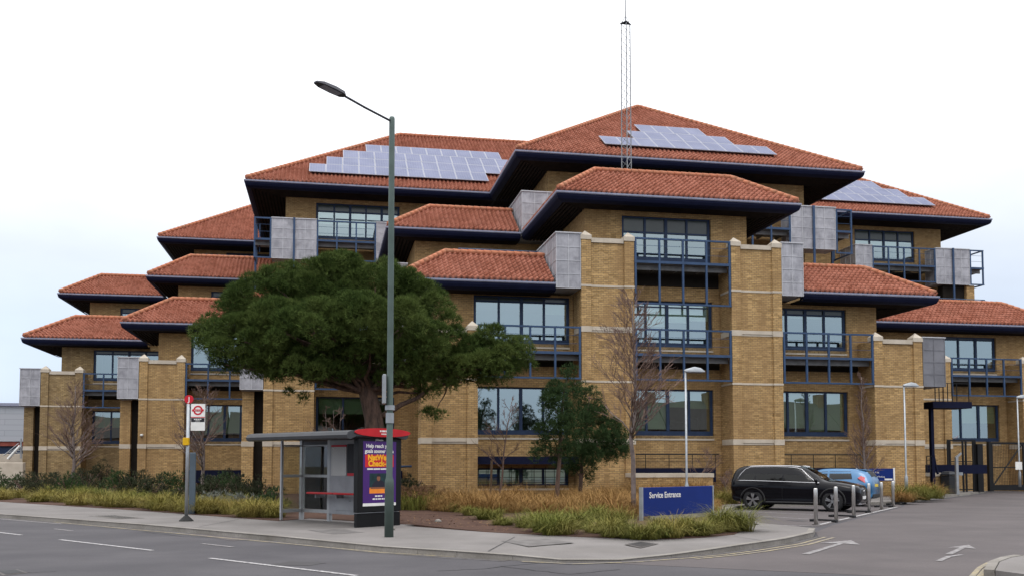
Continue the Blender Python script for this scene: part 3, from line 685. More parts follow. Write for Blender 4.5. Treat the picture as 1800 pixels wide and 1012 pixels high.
cover('manhole_cover', 'pale rectangular cover in the pavement beside the bus stop pole', [(155, 906), (205, 904.5), (255, 910), (205, 911.5)], 'kerbstone', .1)
cover('drain_grate', 'iron drain grate in the road at the bottom left corner', [(-10, 1003), (30, 1000), (50, 1006), (5, 1011)], 'iron', .0, 'drain')

# ------------------------------------------------------------------ writing
def text(body, size, mw, mat, parent, name='lettering', align='LEFT', off=0.0, ext=.002, sx=1.0):
    c = bpy.data.curves.new(name, 'FONT'); c.body = body; c.size = size; c.align_x = align; c.extrude = ext; c.offset = off; c.resolution_u = 3
    tmp = bpy.data.objects.new('tmp', c); COL.objects.link(tmp); bpy.context.view_layer.update()
    me = bpy.data.meshes.new_from_object(tmp.evaluated_get(bpy.context.evaluated_depsgraph_get())); bpy.data.objects.remove(tmp); bpy.data.curves.remove(c); me.materials.clear(); c = me
    o = bpy.data.objects.new(name, c); COL.objects.link(o); o.parent = parent; c.materials.append(M[mat])
    o.matrix_local = mw @ Matrix.Diagonal((sx, 1, 1, 1)); return o
def frame(o, x, z):                    # local matrix: text x-axis, text up-axis
    x, z = Vector(x).normalized(), Vector(z).normalized(); n = x.cross(z)
    return Matrix(((x.x, z.x, n.x, o[0]), (x.y, z.y, n.y, o[1]), (x.z, z.z, n.z, o[2]), (0, 0, 0, 1)))
XZ = ((1, 0, 0), (0, 0, 1))
# ------------------------------------------------------------------ tall street lamp
plain('sign_white', (.72, .71, .68), .5); plain('sign_black', (.02, .02, .025), .5); plain('sign_blue', (.008, .024, .15), .55, 0, .06, 3, .12); plain('roundel_red', (.5, .015, .03), .4, 0, .05)
t = thing('street_lamp', 'tall green street lamp with a flat grey head on a raking arm beside the shelter', 'street lamp', (1.27, 20.26, .1))
MB().lathe([(.094, 0), (.094, 1.1), (.09, 1.16), (.066, 1.24), (.063, 6), (.06, 8.78), (.05, 8.82)], n=16).build('pole', M['lamp_green'], t, smooth=True)
MB().lathe([(.1, 2.62), (.1, 2.72)], n=14).build('band', M['galvanised'], t); MB().lathe([(.085, 2.35), (.085, 2.56)], n=14).build('band', M['galvanised'], t)
MB().box(-.16, -.09, -.2, .1, 2.75, 3.35).build('sign_plate', M['galvanised'], t, bevel=.01)
A = Vector((-.79, -.61, 0)); N_ = Vector((.61, -.79, 0))
MB().tube([(0, 0, 8.72), A*.75+Vector((0, 0, 8.82)), A*1.35+Vector((0, 0, 8.92))], .024, 8).build('arm', M['lamp_head'], t, smooth=True)
hd = MB(); sec = [(1.26, .04, .035), (1.33, .11, .06), (1.55, .13, .07), (1.84, .12, .055), (2.0, .06, .02)]
for i, (d, w, h) in enumerate(sec):
    c = A*d+Vector((0, 0, 8.91+.1*(d-1.3)))
    for q in ((-w, -.02), (w, -.02), (w*.75, h), (-w*.75, h)): hd.v.append(tuple(c+N_*q[0]+Vector((0, 0, q[1]))))
    if i: b = (i-1)*4; hd.f += [(b+k, b+(k+1) % 4, b+4+(k+1) % 4, b+4+k) for k in range(4)]
hd.f += [(3, 2, 1, 0), (16, 17, 18, 19)]
lh = hd.build('lamp_head', M['lamp_head'], t, fix=True, bevel=.012)
MB().extr([A*1.4+N_*.09+Vector((0,0,8.897)), A*1.85+N_*.09+Vector((0,0,8.942)), A*1.85-N_*.09+Vector((0,0,8.942)), A*1.4-N_*.09+Vector((0,0,8.897))], (0, 0, .01)).build('lens', M['lens'], lh)
up = Vector((0, 0, 1))
def wordbars(c, x, z, w, h, par, n, seed, name='small_print'):
    """a line of print too small to read in the photograph: unequal word-long dashes"""
    rr = random.Random(seed); m = MB(); a = -w/2
    while a < w/2-.01:
        b = min(w/2, a+w*rr.uniform(.12, .32)); m.extr([c+x*a-z*h/2, c+x*b-z*h/2, c+x*b+z*h/2, c+x*a+z*h/2], n*.002); a = b+h*.45
    return m.build(name, M['sign_white'], par, fix=True)
# ------------------------------------------------------------------ bus stop pole
t = thing('bus_stop', 'grey bus stop pole with a red J disc, roundel flag and yellow box', 'bus stop', (-3.64, 26.91, .1))
MB().lathe([(.19, 0), (.185, .02), (.07, .13), (.05, .14)], n=16).build('base', M['rubber'], t, smooth=False)
MB().lathe([(.045, .1), (.045, 3.1)], n=12).build('pole', M['galvanised'], t, smooth=True)
X = RGT; dsc = MB()
def disc(mb, c, r, n, th, u=RGT, ry=None):
    c = Vector(c); nn = Vector((-FWD.x, -FWD.y, 0)).normalized(); ry = ry or r
    pts = [c+u*(r*math.cos(2*math.pi*k/n))+Vector((0, 0, ry*math.sin(2*math.pi*k/n)))-nn*th/2 for k in range(n)]
    mb.extr(pts, nn*th); return mb
nF = Vector((-FWD.x, -FWD.y, 0)).normalized()
d = disc(MB(), (0.01, 0, 3.22), .115, 24, .05).build('disc', M['roundel_red'], t, fix=True)
text('J', .17, frame(Vector((.02, 0, 3.165))+nF*.027, RGT, (0, 0, 1)), 'sign_white', d, align='CENTER', off=.004)
def plate(mb, c, u, x0, x1, z0, z1, th=.02):
    c = Vector(c); mb.extr([c+u*x0+Vector((0,0,z0)), c+u*x1+Vector((0,0,z0)), c+u*x1+Vector((0,0,z1)), c+u*x0+Vector((0,0,z1))], nF*th); return mb
fl_ = plate(MB(), (0, 0, 0), RGT, .075, .45, 2.39, 3.1).build('flag', M['sign_white'], t, fix=True)
rg = MB(); c0 = RGT*.262+Vector((0, 0, 2.93))+nF*.022
for k in range(28):
    a0, a1 = 2*math.pi*k/28, 2*math.pi*(k+1)/28
    e = [c0+RGT*(r*math.cos(a))+Vector((0, 0, r*math.sin(a))) for r, a in ((.085, a0), (.085, a1), (.125, a1), (.125, a0))]; rg.extr(e, nF*.004)
rg.extr([c0+RGT*-.155+Vector((0,0,-.026)), c0+RGT*.155+Vector((0,0,-.026)), c0+RGT*.155+Vector((0,0,.026)), c0+RGT*-.155+Vector((0,0,.026))], nF*.007)
rg.build('roundel', M['roundel_red'], fl_, fix=True)
text('BUS STOP', .042, frame(c0+nF*.01+Vector((0, 0, -.014)), RGT, (0, 0, 1)), 'sign_white', fl_, align='CENTER')
plate(MB(), nF*.021, RGT, .076, .449, 2.735, 2.755, .003).build('red_stripe', M['roundel_red'], fl_, fix=True)
pl = plate(MB(), nF*.021, RGT, .085, .44, 2.62, 2.725, .003).build('name_strip', M['sign_black'], fl_, fix=True)
wordbars(RGT*.262+Vector((0, 0, 2.69))+nF*.025, RGT, up, .2, .022, pl, nF, 3); wordbars(RGT*.262+Vector((0, 0, 2.65))+nF*.025, RGT, up, .12, .016, pl, nF, 4)
MB().obox((-.05, -.03, 2.1)-RGT*.0+Vector((0,0,0)) if False else Vector((-.035, -.05, 2.1)), RGT*.075, nF*.06, (0, 0, .1)).build('yellow_box', M['yellow_paint'], t, bevel=.012)
# blue-grey cabinet post in the bed behind
p = at(338, 862, 30.6)
plain('post_grey', (.075, .1, .125), .5, .1)
tag(MB().box(p.x-.09, p.x+.09, 30.55, 30.67, .1, 1.95).build('marker_post', M['post_grey'], bevel=.02), 'blue grey flat service post standing in the shrubs behind the bus stop pole', 'post')
# ------------------------------------------------------------------ bus shelter
sa = Vector((.61, -.79, 0)).normalized(); sb = Vector((.79, .61, 0)).normalized(); up = Vector((0, 0, 1))
SH = Vector((-.67, 27.15, .1)); st = thing('bus_shelter', 'glass bus shelter with a grey roof, red perch seat and purple poster panel', 'bus shelter', SH)
plain('shelter_roof', (.06, .062, .068), .45, .2); plain('shelter_grey', (.27, .28, .3), .45, .15); plain('shelter_post', (.36, .37, .38), .4, .4); plain('panel_black', (.008, .008, .009), .4, 0, .1, 3, .2)
def L(s, d, z): return sa*s+sb*d+up*z
def sbox(mb, s0, s1, d0, d1, z0, z1): mb.obox(L((s0+s1)/2, (d0+d1)/2, (z0+z1)/2), sa*((s1-s0)/2), sb*((d1-d0)/2), up*((z1-z0)/2)); return mb
rf = MB(); prof = [(-1.58, 2.2), (-1.66, 2.23), (-1.68, 2.3), (-1.64, 2.37), (-1.5, 2.41), (-.4, 2.43), (.2, 2.4), (.26, 2.3), (.18, 2.22), (-.4, 2.3), (-1.4, 2.27)]
rf.extr([L(-.16, d, z-.11) for d, z in prof], sa*4.16); rf.build('roof', M['shelter_roof'], st, fix=True)
for s, d in ((.03, -.68), (.0, .0), (1.22, .0), (3.75, .08)):
    w = .03 if d < -.1 else .05
    sbox(MB(), s-w, s+w, d-w, d+w, 0, 2.15).build('post', M['shelter_post'], st)
for s0, s1, z0, z1 in ((.06, 1.16, .3, 1.15), (.06, 1.16, 1.22, 1.98)):
    sbox(MB(), s0, s1, -.006, .006, z0, z1).build('glass_panel', M['shelter_glass'], st)
for z0, z1 in ((.3, 1.15), (1.22, 1.98)): sbox(MB(), .02, .035, -.64, -.06, z0, z1).build('glass_panel', M['shelter_glass'], st)
m = MB()
for z, h in ((.25, .045), (1.185, .035), (2.0, .02)): sbox(MB(), .06, 1.17, -.02, .02, z-h, z+h).build('glazing_rail', M['shelter_post'], st); sbox(MB(), .0, .05, -.64, -.06, z-h, z+h).build('glazing_rail', M['shelter_post'], st)
sbox(MB(), .05, 1.17, -.03, .03, 2.02, 2.12).build('fascia_panel', M['shelter_roof'], st)
gp = sbox(MB(), 1.27, 3.68, -.05, .05, .2, 2.13).build('info_panel', M['shelter_grey'], st)
t = NT('timetable'); p = t.obj(); ck = t.n('ShaderNodeTexBrick', {'Vector': t.n('ShaderNodeMapping', {0: p, 1: (0, 0, 0), 2: (R(90), 0, R(-52)), 3: (1, 1, 1)}).outputs[0], 'Color1': (.55, .55, .53, 1), 'Color2': (.5, .5, .49, 1), 'Mortar': (.24, .24, .25, 1), 'Scale': 1.0, 'Mortar Size': .006, 'Brick Width': .13, 'Row Height': .05}); t.base(ck.outputs[0]); t.set(.4)
tt = sbox(MB(), 1.36, 1.98, -.07, -.052, 1.2, 1.95).build('timetable', M['timetable'], gp)
sbox(MB(), 1.36, 1.98, -.072, -.053, 1.955, 2.0).build('timetable_header', M['roundel_red'], gp)
nb = sbox(MB(), 2.02, 2.66, -.07, -.052, 1.2, 2.02).build('notice_board', M['sign_black'], gp); sbox(MB(), 2.03, 2.65, -.074, -.071, 1.2, 1.27).build('red_stripe', M['roundel_red'], nb)
sbox(MB(), 1.55, 2.6, -.062, -.052, .3, .78).build('access_hatch', M['shelter_grey'], gp, bevel=.01); MB().lathe([(.03, 0), (.03, .01)], L(2.15, -.07, .55), 8).build('lock', M['sign_black'], gp)
m = MB(); sbox(m, .75, 1.85, -.42, -.2, .72, .77).build('seat', M['red_paint'], st, bevel=.02); sbox(MB(), 1.87, 3.2, -.42, -.2, .72, .77).build('seat', M['red_paint'], st, bevel=.02)
m = MB()
for s in (1.0, 1.86, 3.0): sbox(m, s-.02, s+.02, -.3, .0, .62, .71)
m.build('seat_bracket', M['shelter_grey'], st)
# the poster unit closes the near end, square to the road
ad = sbox(MB(), 3.75, 3.92, -1.27, .1, .35, 2.12).build('poster_case', M['panel_black'], st, bevel=.02)
sbox(MB(), 3.79, 3.88, -1.27, .1, -.0, .33).build('poster_base', M['panel_black'], st)
plain('purple', (.062, .02, .15), .35, 0, .06); plain('poster_orange', (.85, .25, .03), .5); plain('poster_red', (.55, .02, .03), .5); plain('poster_yellow', (.85, .42, .02), .5); plain('poster_dark', (.012, .035, .04), .5, 0, .5, 3); plain('poster_skin', (.22, .09, .05), .6); plain('poster_cloth', (.02, .018, .03), .6)
pp = sbox(MB(), 3.921, 3.924, -1.12, -.08, .5, 2.05).build('poster', M['purple'], st)
sbox(MB(), 3.9242, 3.926, -1.12, -.08, .5, .57).build('poster_border', M['sign_white'], pp)
def pt(body, size, d, z, mat, al='CENTER', off=0., k=0): return text(body, size, frame(L(3.927+k*.001, d, z), sb, up), mat, pp, 'poster_lettering', al, off, .001)
pt('Help reach your', .125, -.62, 1.9, 'sign_white', off=.004); pt('goals sooner with', .125, -.62, 1.775, 'sign_white', off=.004)
sbox(MB(), 3.9242, 3.926, -1.06, -.16, 1.43, 1.73).build('poster_block', M['poster_red'], pp)
pt('NatWest', .19, -.62, 1.6, 'poster_yellow', off=.008, k=1); pt('Check-in', .19, -.62, 1.455, 'poster_yellow', off=.008, k=1)
wordbars(L(3.9245, -.62, 1.385), sb, up, .75, .035, pp, sa, 5); wordbars(L(3.9245, -.62, .735), sb, up, .25, .035, pp, sa, 6); wordbars(L(3.9245, -.62, .665), sb, up, .4, .035, pp, sa, 7)
sbox(MB(), 3.9242, 3.926, -.92, -.3, .8, 1.28).build('poster_picture', M['poster_dark'], pp); sbox(MB(), 3.9262, 3.927, -.92, -.3, .8, .94).build('poster_table', M['poster_orange'], pp)
def blob(name, pts, mat, k): MB().extr([L(3.9272+k*.0006, d, z) for d, z in pts], sa*.0006).build(name, M[mat], pp, fix=True)
blob('poster_torso', [(-.86, .93), (-.4, .93), (-.44, 1.04), (-.52, 1.1), (-.62, 1.12), (-.74, 1.09), (-.82, 1.02)], 'poster_cloth', 0)
blob('poster_face', [(-.64+.055*math.cos(a*.524), 1.165+.075*math.sin(a*.524)) for a in range(12)], 'poster_skin', 1)
blob('poster_hair', [(-.64+.07*math.cos(a*.524), 1.205+.055*math.sin(a*.524)) for a in range(0, 7)], 'poster_cloth', 2)
blob('poster_arm', [(-.9, .91), (-.4, .91), (-.42, .95), (-.88, .95)], 'poster_skin', 3)
text('JCDecaux', .06, frame(L(3.926, -.62, 2.065), sb, up), 'sign_white', ad, 'maker_lettering', 'CENTER')
fin = MB(); fin.extr([L(3.98, -.58+.88*math.cos(k*math.pi/18), 2.26+.105*math.sin(k*math.pi/18)) for k in range(36)], sa*.05)
fn = fin.build('name_fin', M['red_paint'], st, fix=True)
wordbars(L(4.031, -.55, 2.295), sb, up, .3, .04, fn, sa, 8); wordbars(L(4.031, -.55, 2.225), sb, up, .2, .03, fn, sa, 9)
# ------------------------------------------------------------------ service signs
a, b = Vector((8.22, 24.65, 0)), Vector((10.89, 26.41, 0)); u = (b-a).normalized(); n = Vector((u.y, -u.x, 0)); W_ = (b-a).length
t = thing('sign_board', 'blue Service Entrance board standing low in the grass by the service road', 'sign', (*a.xy, .1))
MB().extr([u*0+up*.12, u*W_+up*.12, u*W_+up*.88, up*.88], -n*.09).build('board', M['sign_blue'], t, fix=True, bevel=.008)
text('Service Entrance', .222, frame(u*.26+n*.004+up*.6, u, up), 'sign_white', t, off=.003, sx=.94)
MB().extr([u*.3, u*(W_-.3), u*(W_-.3)+up*.12, u*.3+up*.12], -n*.07).build('plinth', M['kerbstone'], t, fix=True)
for s in (0, 1): MB().obox(u*(W_*s+(.03 if s else -.03))+up*.44-n*.04, u*.028, n*.05, up*.45).build('post', M['galvanised'], t)
p = at(1572, 868, 41.6); t = thing('direction_sign', 'small blue direction sign on a white post behind the blue car', 'sign', (p.x, 41.6, .1))
MB().box(-.04, .04, -.03, .03, 0, 1.33).build('post', M['sign_white'], t); MB().box(-1.93, -1.85, -.03, .03, 0, 1.33).build('post', M['sign_white'], t)
o = MB().box(-1.84, -.05, -.03, .03, .72, 1.3).build('board', M['sign_blue'], t)
text('Service Area', .11, frame((-1.35, -.033, 1.08), *XZ), 'sign_white', o); text('Authorised Parking', .11, frame((-1.35, -.033, .88), *XZ), 'sign_white', o); MB().box(-.5, -.1, -.034, -.031, .75, .83).build('plate', M['sign_white'], o)
# ------------------------------------------------------------------ bollards and hinged bay barriers
bp = [G2(1434.5, 922), G2(1470, 915), G2(1501, 908.3), G2(1528, 901), G2(1550, 895.3), G2(1570.5, 890.8)]
first = None; order = ['nearest the dropped kerb', 'second from the road', 'third from the road, before the black car', 'fourth from the road, before the blue car', 'fifth from the road', 'farthest from the road, before the small blue sign']
for i, (x, y) in enumerate(bp):
    if first is None:
        first = thing('bollard', '', 'bollard', (x, y, .004), 0, 'stainless bollards along the car park edge')
        MB().lathe([(.052, 0), (.052, .94), (.046, .96), (.03, .965)], n=16).build('post', M['steel'], first, smooth=True)
        MB().lathe([(.1, 0), (.1, .02)], n=16).build('base_plate', M['iron'], first)
        t = first
    else: t = copy_tree(first); t.location = (x, y, .004)
    t['label'] = 'stainless steel bollard, '+order[i]
wh = ['in front of the first bollard', 'between the second and third bollards', 'between the third and fourth bollards', 'between the fifth and sixth bollards', 'beyond the last bollard']
for i, (a, b) in enumerate((((1429, 916), (1467, 917.5)), ((1462, 908), (1499, 909.5)), ((1493, 901), (1526, 901)), ((1541, 891), (1566, 891)), ((1562, 887), (1590, 885)))):
    p, q = Vector((*G2(*a), .06)), Vector((*G2(*b), .06)); t = thing('parking_barrier', 'black hinged parking barrier folded flat '+wh[i], 'barrier', (*((p+q)/2).xy, 0), 0, 'folded parking barriers'); c = Vector((*((p+q)/2).xy, 0)); d = (q-p).normalized(); nn = Vector((-d.y, d.x, 0))
    MB().obox((p+q)/2-c, d*((q-p).length/2), nn*.04, up*.025).build('arm', M['black_metal'], t, bevel=.01)
    for e in (p, q): MB().obox(e-c-up*.02, d*.07, nn*.08, up*.035).build('hinge', M['black_metal'], t, bevel=.01)
# ------------------------------------------------------------------ car park lamps
first = None
for (px, py, Y, rz, lab) in ((1205, 650, 32.6, 0, 'slim grey car park lamp rising behind the blue Service Entrance board'), (1589, 676, 39.0, 0, 'slim grey car park lamp in the grass near the small blue direction sign'), (1788, 697, 46.2, 0, 'slim grey car park lamp in front of the black gate')):
    q = at(px, py, Y); h = q.z-.1
    if first is None:
        first = t = thing('car_park_lamp', lab, 'lamp post', (q.x, Y, .1), 0, 'slim lamps of the car park'); hh = h
        MB().lathe([(.075, 0), (.075, .75), (.05, .82), (.04, .9), (.036, h-.04)], n=12).build('pole', M['galvanised'], t, smooth=True)
        hd = MB()
        for i, (x, w, z0, z1) in enumerate(((-.05, .03, 0, .06), (.05, .1, -.02, .1), (.3, .16, -.02, .17), (.55, .13, -.02, .13), (.72, .05, -.01, .03))):
            for yy, zz in ((-w, z0), (w, z0), (w*.7, z1), (-w*.7, z1)): hd.v.append((x, yy, h-.05+zz))
            if i: b = (i-1)*4; hd.f += [(b+k, b+(k+1) % 4, b+4+(k+1) % 4, b+4+k) for k in range(4)]
        hd.f += [(3, 2, 1, 0), (16, 17, 18, 19)]; hd.build('lamp_head', M['galvanised'], t, fix=True, smooth=True, bevel=.015)
        MB().box(.08, .6, -.09, .09, h-.085, h-.071).build('lens', M['lens'], t)
    else:
        t = copy_tree(first); t['label'] = lab; t.location = (q.x, Y, .1+h-hh)
p = at(1790, 818, 46.0); tag(MB().box(p.x-.2, p.x+.2, 45.96, 45.98, p.z-.2, p.z+.22).build('notice', M['sign_white']), 'small white notice fixed to the lamp by the black gate', 'notice')
# ------------------------------------------------------------------ gate, fence, bin, entry post, walls, stair
gy = 47.9; z0 = .1
def gx(px, Y=gy): return at(px, 800, Y).x
g = thing('gate', 'black steel vehicle gate with a diagonal brace across the service road', 'gate', (gx(1742), gy, z0))
x1 = 6.2; m = MB(); m.box(-.07, .08, -.06, .06, 0, 2.72); m.box(.08, x1, -.04, .04, 2.6, 2.72); m.box(.08, x1, -.03, .03, 1.3, 1.36); m.box(x1, x1+.1, -.05, .05, 0, 2.7); m.box(1.98, 2.06, -.035, .035, .35, 2.62)
m.build('gate_frame', M['black_metal'], g); MB().box(.08, x1-.01, -.045, .045, .05, .36).build('bottom_rail', M['black_metal'], g)
MB().tube([(.12, 0, .36), (1.95, 0, 2.6)], .04, 6).build('brace', M['black_metal'], g); MB().tube([(2.1, 0, .36), (4.1, 0, 2.6)], .04, 6).build('brace', M['black_metal'], g)
m = MB()
for i in range(1, 60): m.box(i*.1-.007, i*.1+.007, .012, .02, .36, 2.62)
for i in range(1, 12): m.box(.08, x1, .021, .027, .36+i*.19-.003, .36+i*.19+.003)
m.build('mesh', M['black_metal'], g)
MB().box(-.2, -.072, -.1, .1, 0, 2.75).build('gate_post', M['black_metal'], g)
fx = gx(1666, 47.2); t = thing('fence_panel', 'black open rail fence panel beside the gate with a pigeon on its top rail', 'fence', (fx, 47.2, z0)); w = gx(1714, 47.2)-fx
m = MB()
for x in (0, .13, w*.55, w*.66, w-.12, w): m.box(x-.045, x+.045, -.03, .03, .0, 2.75)
m.box(-.03, w+.03, -.029, .029, 2.75, 2.83); m.box(.031, w-.03, -.02, .02, 1.62, 1.67); m.box(.031, w-.03, -.02, .02, .1, .16); m.box(.031, w-.03, -.021, .021, 1.5, 1.54); m.build('rails', M['black_metal'], t)
MB().box(w+.05, w+.38, -.15, .15, 0, 2.6).build('end_post', M['black_metal'], t)
pg = thing('pigeon', 'grey pigeon perched on the top rail of the black fence', 'bird', (fx+.5, 47.2, z0+2.83))
plain('pigeon_grey', (.2, .2, .23), .7)
v = [(-.16, .0, .05, .012), (-.1, 0, .07, .03), (0, 0, .09, .055), (.08, 0, .12, .05), (.13, 0, .18, .03), (.15, 0, .21, .033), (.19, 0, .21, .012), (.215, 0, .205, .004)]
MB().tube([q[:3] for q in v], [q[3] for q in v], 10).tube([(0, .02, 0), (.01, .02, .06)], .006, 5).tube([(0, -.02, 0), (.01, -.02, .06)], .006, 5).build('body', M['pigeon_grey'], pg, smooth=True)
p = at(1668, 866, 44.6); t = thing('litter_bin', 'dark hexagonal litter bin between the low brick wall and the entry post', 'bin', (p.x, 44.6, .1)); plain('bin', (.022, .024, .028), .5)
MB().lathe([(.4, 0), (.42, .05), (.42, .85), (.38, .92)], n=6).build('body', M['bin'], t); MB().lathe([(.44, .93), (.44, 1.0), (.3, 1.12), (.1, 1.15)], n=6).build('lid', M['bin'], t)
p = at(1683, 868, 43.4); t = thing('entry_post', 'grey entry post with a slanted top at the end of the pavement', 'post', (p.x, 43.4, .1))
MB().box(-.07, .07, -.06, .06, 0, 1.85).build('column', M['galvanised'], t, bevel=.01); MB().extr([(-.07, -.06, 1.85), (.25, -.06, 2.08), (.25, -.06, 2.0), (.07, -.06, 1.85)], (0, .12, 0)).build('hood', M['galvanised'], t, fix=True); MB().box(.09, .3, -.05, .05, .95, 1.1).build('call_box', M['galvanised'], t)
def lowwall(xa, xb, y, z1, label, d=.5):
    t = thing('low_wall', label, 'wall', ((xa+xb)/2, y, 0)); c = (xa+xb)/2
    MB().box(xa-c, xb-c, 0, d, 0, z1-.18).build('brickwork', M['brick'], t); MB().box(xa-c-.03, xb-c+.03, -.04, d+.04, z1-.18, z1).build('coping', M['stone'], t); return t
lowwall(at(1113, 840, 40.9).x, at(1253.5, 840, 40.9).x, 40.9, at(1180, 831, 40.9).z, 'low brick retaining wall with a pale coping behind the Service Entrance board', 1.0)
lowwall(at(1627, 840, 44.9).x, at(1655, 840, 44.9).x, 44.9, at(1640, 830, 44.9).z, 'short brick planter wall with a stone coping beside the litter bin', .9)
t = thing('steel_stair', 'navy steel stair landing with thin black railings beside the grey cladding box', 'stair', (at(1640, 800, 44.2).x, 44.2, .1)); x0 = at(1636, 800, 44.2).x
def lx(px, Y=44.2): return at(px, 800, Y).x-at(1640, 800, 44.2).x
def lz(py, px=1660, Y=44.2): return at(px, py, Y).z-.1
MB().box(lx(1634), lx(1702), -.4, .9, lz(717), lz(706)).build('landing', M['navy'], t); MB().box(lx(1636), lx(1641), -.1, .1, 0, lz(717)).build('column', M['navy'], t)
m = MB()
for px in (1639, 1646, 1653, 1661, 1669, 1677): m.box(lx(px)-.022, lx(px)+.022, -.36, -.335, lz(706), lz(674))
m.box(lx(1637), lx(1698), -.365, -.33, lz(674)-.02, lz(674)+.02); m.box(lx(1698)-.02, lx(1698)+.02, -.36, -.33, lz(706), lz(672)); m.box(lx(1637), lx(1698), -.36, -.34, lz(690)-.01, lz(690)+.01)
m.build('railing', M['black_metal'], t)
MB().tube([(lx(1641), .2, lz(770)), (lx(1648), .2, lz(815)), (lx(1652), .2, 1.0)], .06, 6).build('brace', M['navy'], t)
MB().box(lx(1636), lx(1755), .9, 1.0, lz(832), lz(816)).build('lower_landing', M['navy'], t)
m = MB(); m.box(lx(1627)-.01, lx(1640), -.1, -.07, lz(801)-.02, lz(801)+.02)
for px in (1627, 1633): m.box(lx(px)-.02, lx(px)+.02, -.1, -.07, lz(830), lz(801))
for py in (808, 815, 822): m.box(lx(1627), lx(1640), -.095, -.075, lz(py)-.012, lz(py)+.012)
m.build('lower_railing', M['black_metal'], t)
# ------------------------------------------------------------------ radio mast on the terrace
q = at(1101.5, 305, 47.6); t = thing('radio_mast', 'slender three legged lattice radio mast on the terrace above the central roof', 'mast', (q.x, 47.6, q.z-1.5)); h = at(1101, 44, 47.6).z-q.z+1.5; s = .26
lg = [Vector((-s, 0, 0)), Vector((.0, -s*1.2, 0))+Vector((-.06, 0, 0)), Vector((s, 0, 0))]
for a in lg: MB().tube([a, a*.92+up*h], .03, 5).build('leg', M['mast_steel'], t)
m = MB(); nlev = 22
for i in range(nlev):
    z0_, z1_ = h*i/nlev, h*(i+1)/nlev; k = 1-.08*i/nlev
    for a, b in ((0, 1), (1, 2), (2, 0)): m.tube([lg[a]*k+up*z0_, lg[b]*k+up*z1_], .013, 4, cap=False)
m.build('lattice', M['mast_steel'], t)
MB().quad(*[lg[i]*1.15+up*(h+.0) for i in (0, 1, 2)]).extr([lg[i]*1.15+up*h for i in (0, 1, 2)], up*.06).build('top_plate', M['black_metal'], t, fix=True)
MB().tube([lg[0]+up*h, Vector((-.03, -.1, h+.42)), lg[2]+up*h], .02, 4).build('top_bracket', M['black_metal'], t)
MB().tube([(-.03, -.1, h), (-.03, -.1, h+.7), (-.03, -.1, h+3)], [.04, .028, .018], 6).build('whip_aerial', M['mast_steel'], t)
# ------------------------------------------------------------------ far left: warehouse, low planters, white strut
t = NT('cladding'); p = t.pos(); sp = t.n('ShaderNodeSeparateXYZ', {0: p}); wv = t.n('ShaderNodeTexBrick', {'Vector': t.n('ShaderNodeCombineXYZ', {0: sp.outputs[0], 1: sp.outputs[2]}).outputs[0], 'Color1': (.33, .35, .38, 1), 'Color2': (.36, .37, .4, 1), 'Mortar': (.24, .25, .27, 1), 'Scale': 1, 'Mortar Size': .02, 'Brick Width': 4.2, 'Row Height': .55}); t.base(wv.outputs[0]); t.set(.5, .1)
plain('red_brick', (.22, .06, .045), .9, 0, .25, 1.5)
wy = 104; xr = at(60, 740, wy).x; zt = at(20, 713, wy).z
t = thing('warehouse', 'low grey clad warehouse with a dark red base beyond the left corner', 'warehouse', (xr-20, wy, 0)); q = (xr-20)
def wb(x0, x1, y0, y1, z0, z1): return MB().box(x0-q, x1-q, y0-wy, y1-wy, z0, z1)
zb = at(20, 775, wy).z; zc_ = at(20, 783, wy).z
wb(xr-60, xr, wy, wy+30, zb, zt).build('wall', M['cladding'], t); wb(xr-60.1, xr+.1, wy-.2, wy+30.1, zt, zt+.3).build('roof_edge', M['gutter'], t); wb(xr-60, xr-.4, wy+.1, wy+29, zc_, zb-.01).build('brick_base', M['red_brick'], t); wb(xr-60, xr, wy+.4, wy+29, 0, zc_-.01).build('glazed_base', M['frame_blue'], t)
for px, y_, py0, py1, lab in ((-40, 60, 812, 832, 'pale concrete planter wall at the left edge of the picture'), (-25, 70, 797, 806, 'pale concrete planter wall farther back at the left edge')):
    a, b = at(px, py0, y_), at(40, py1, y_); tag(MB().box(a.x, b.x, y_, y_+.5, 0, a.z).build('planter_wall', M['stone'], bevel=.03), lab, 'wall')
t = thing('handrail', 'white slanting handrail with thin grey rails at the far left', 'handrail', at(25, 800, 64)); o = Vector(at(25, 800, 64))
MB().tube([at(14, 806, 64)-o, at(35, 783, 64)-o], .09, 6).build('rail', M['white_paint'], t)
m = MB()
for k in (0, 1, 2, 3): m.tube([at(6+k*3, 800-k*2, 64.5)-o, at(33+k*2, 778+k*6, 64.5)-o], .025, 4)
m.tube([at(37, 770, 64)-o, at(37, 805, 64)-o], .06, 5); m.build('balusters', M['galvanised'], t)

# ------------------------------------------------------------------ the terrace across the road, behind the camera: it is what the lower windows and the car mirror
plain('house_brick', (.13, .075, .05), .9, 0, .3, 1); plain('house_roof', (.05, .04, .038), .8); plain('house_window', (.03, .035, .04), .1)
structure(MB().box(-60, 90, -12.5, -10, -.02, .1).build('pavement', M['paving']))
hs = thing('terraced_house', 'dark brick terraced house across the road, seen mirrored in the lower office windows', 'house', (0, -24, 0), 0, 'terraced houses across the road')
MB().box(-3.4, 3.4, 0, 8, 0, 5.6).build('wall', M['house_brick'], hs)
r = MB().extr([(-3.5, -.3, 5.55), (-3.5, 8.3, 5.55), (-3.5, 4, 9.0)], (7, 0, 0)).build('roof', M['house_roof'], hs, fix=True)
MB().box(2.6, 3.4, 3.4, 4.6, 7.6, 10.0).build('chimney', M['house_brick'], r)
for x, z in ((-1.6, .9), (-1.7, 3.5), (1.5, 3.5)): MB().box(x-.75, x+.75, 8.0, 8.05, z, z+1.4).build('window', M['house_window'], hs)
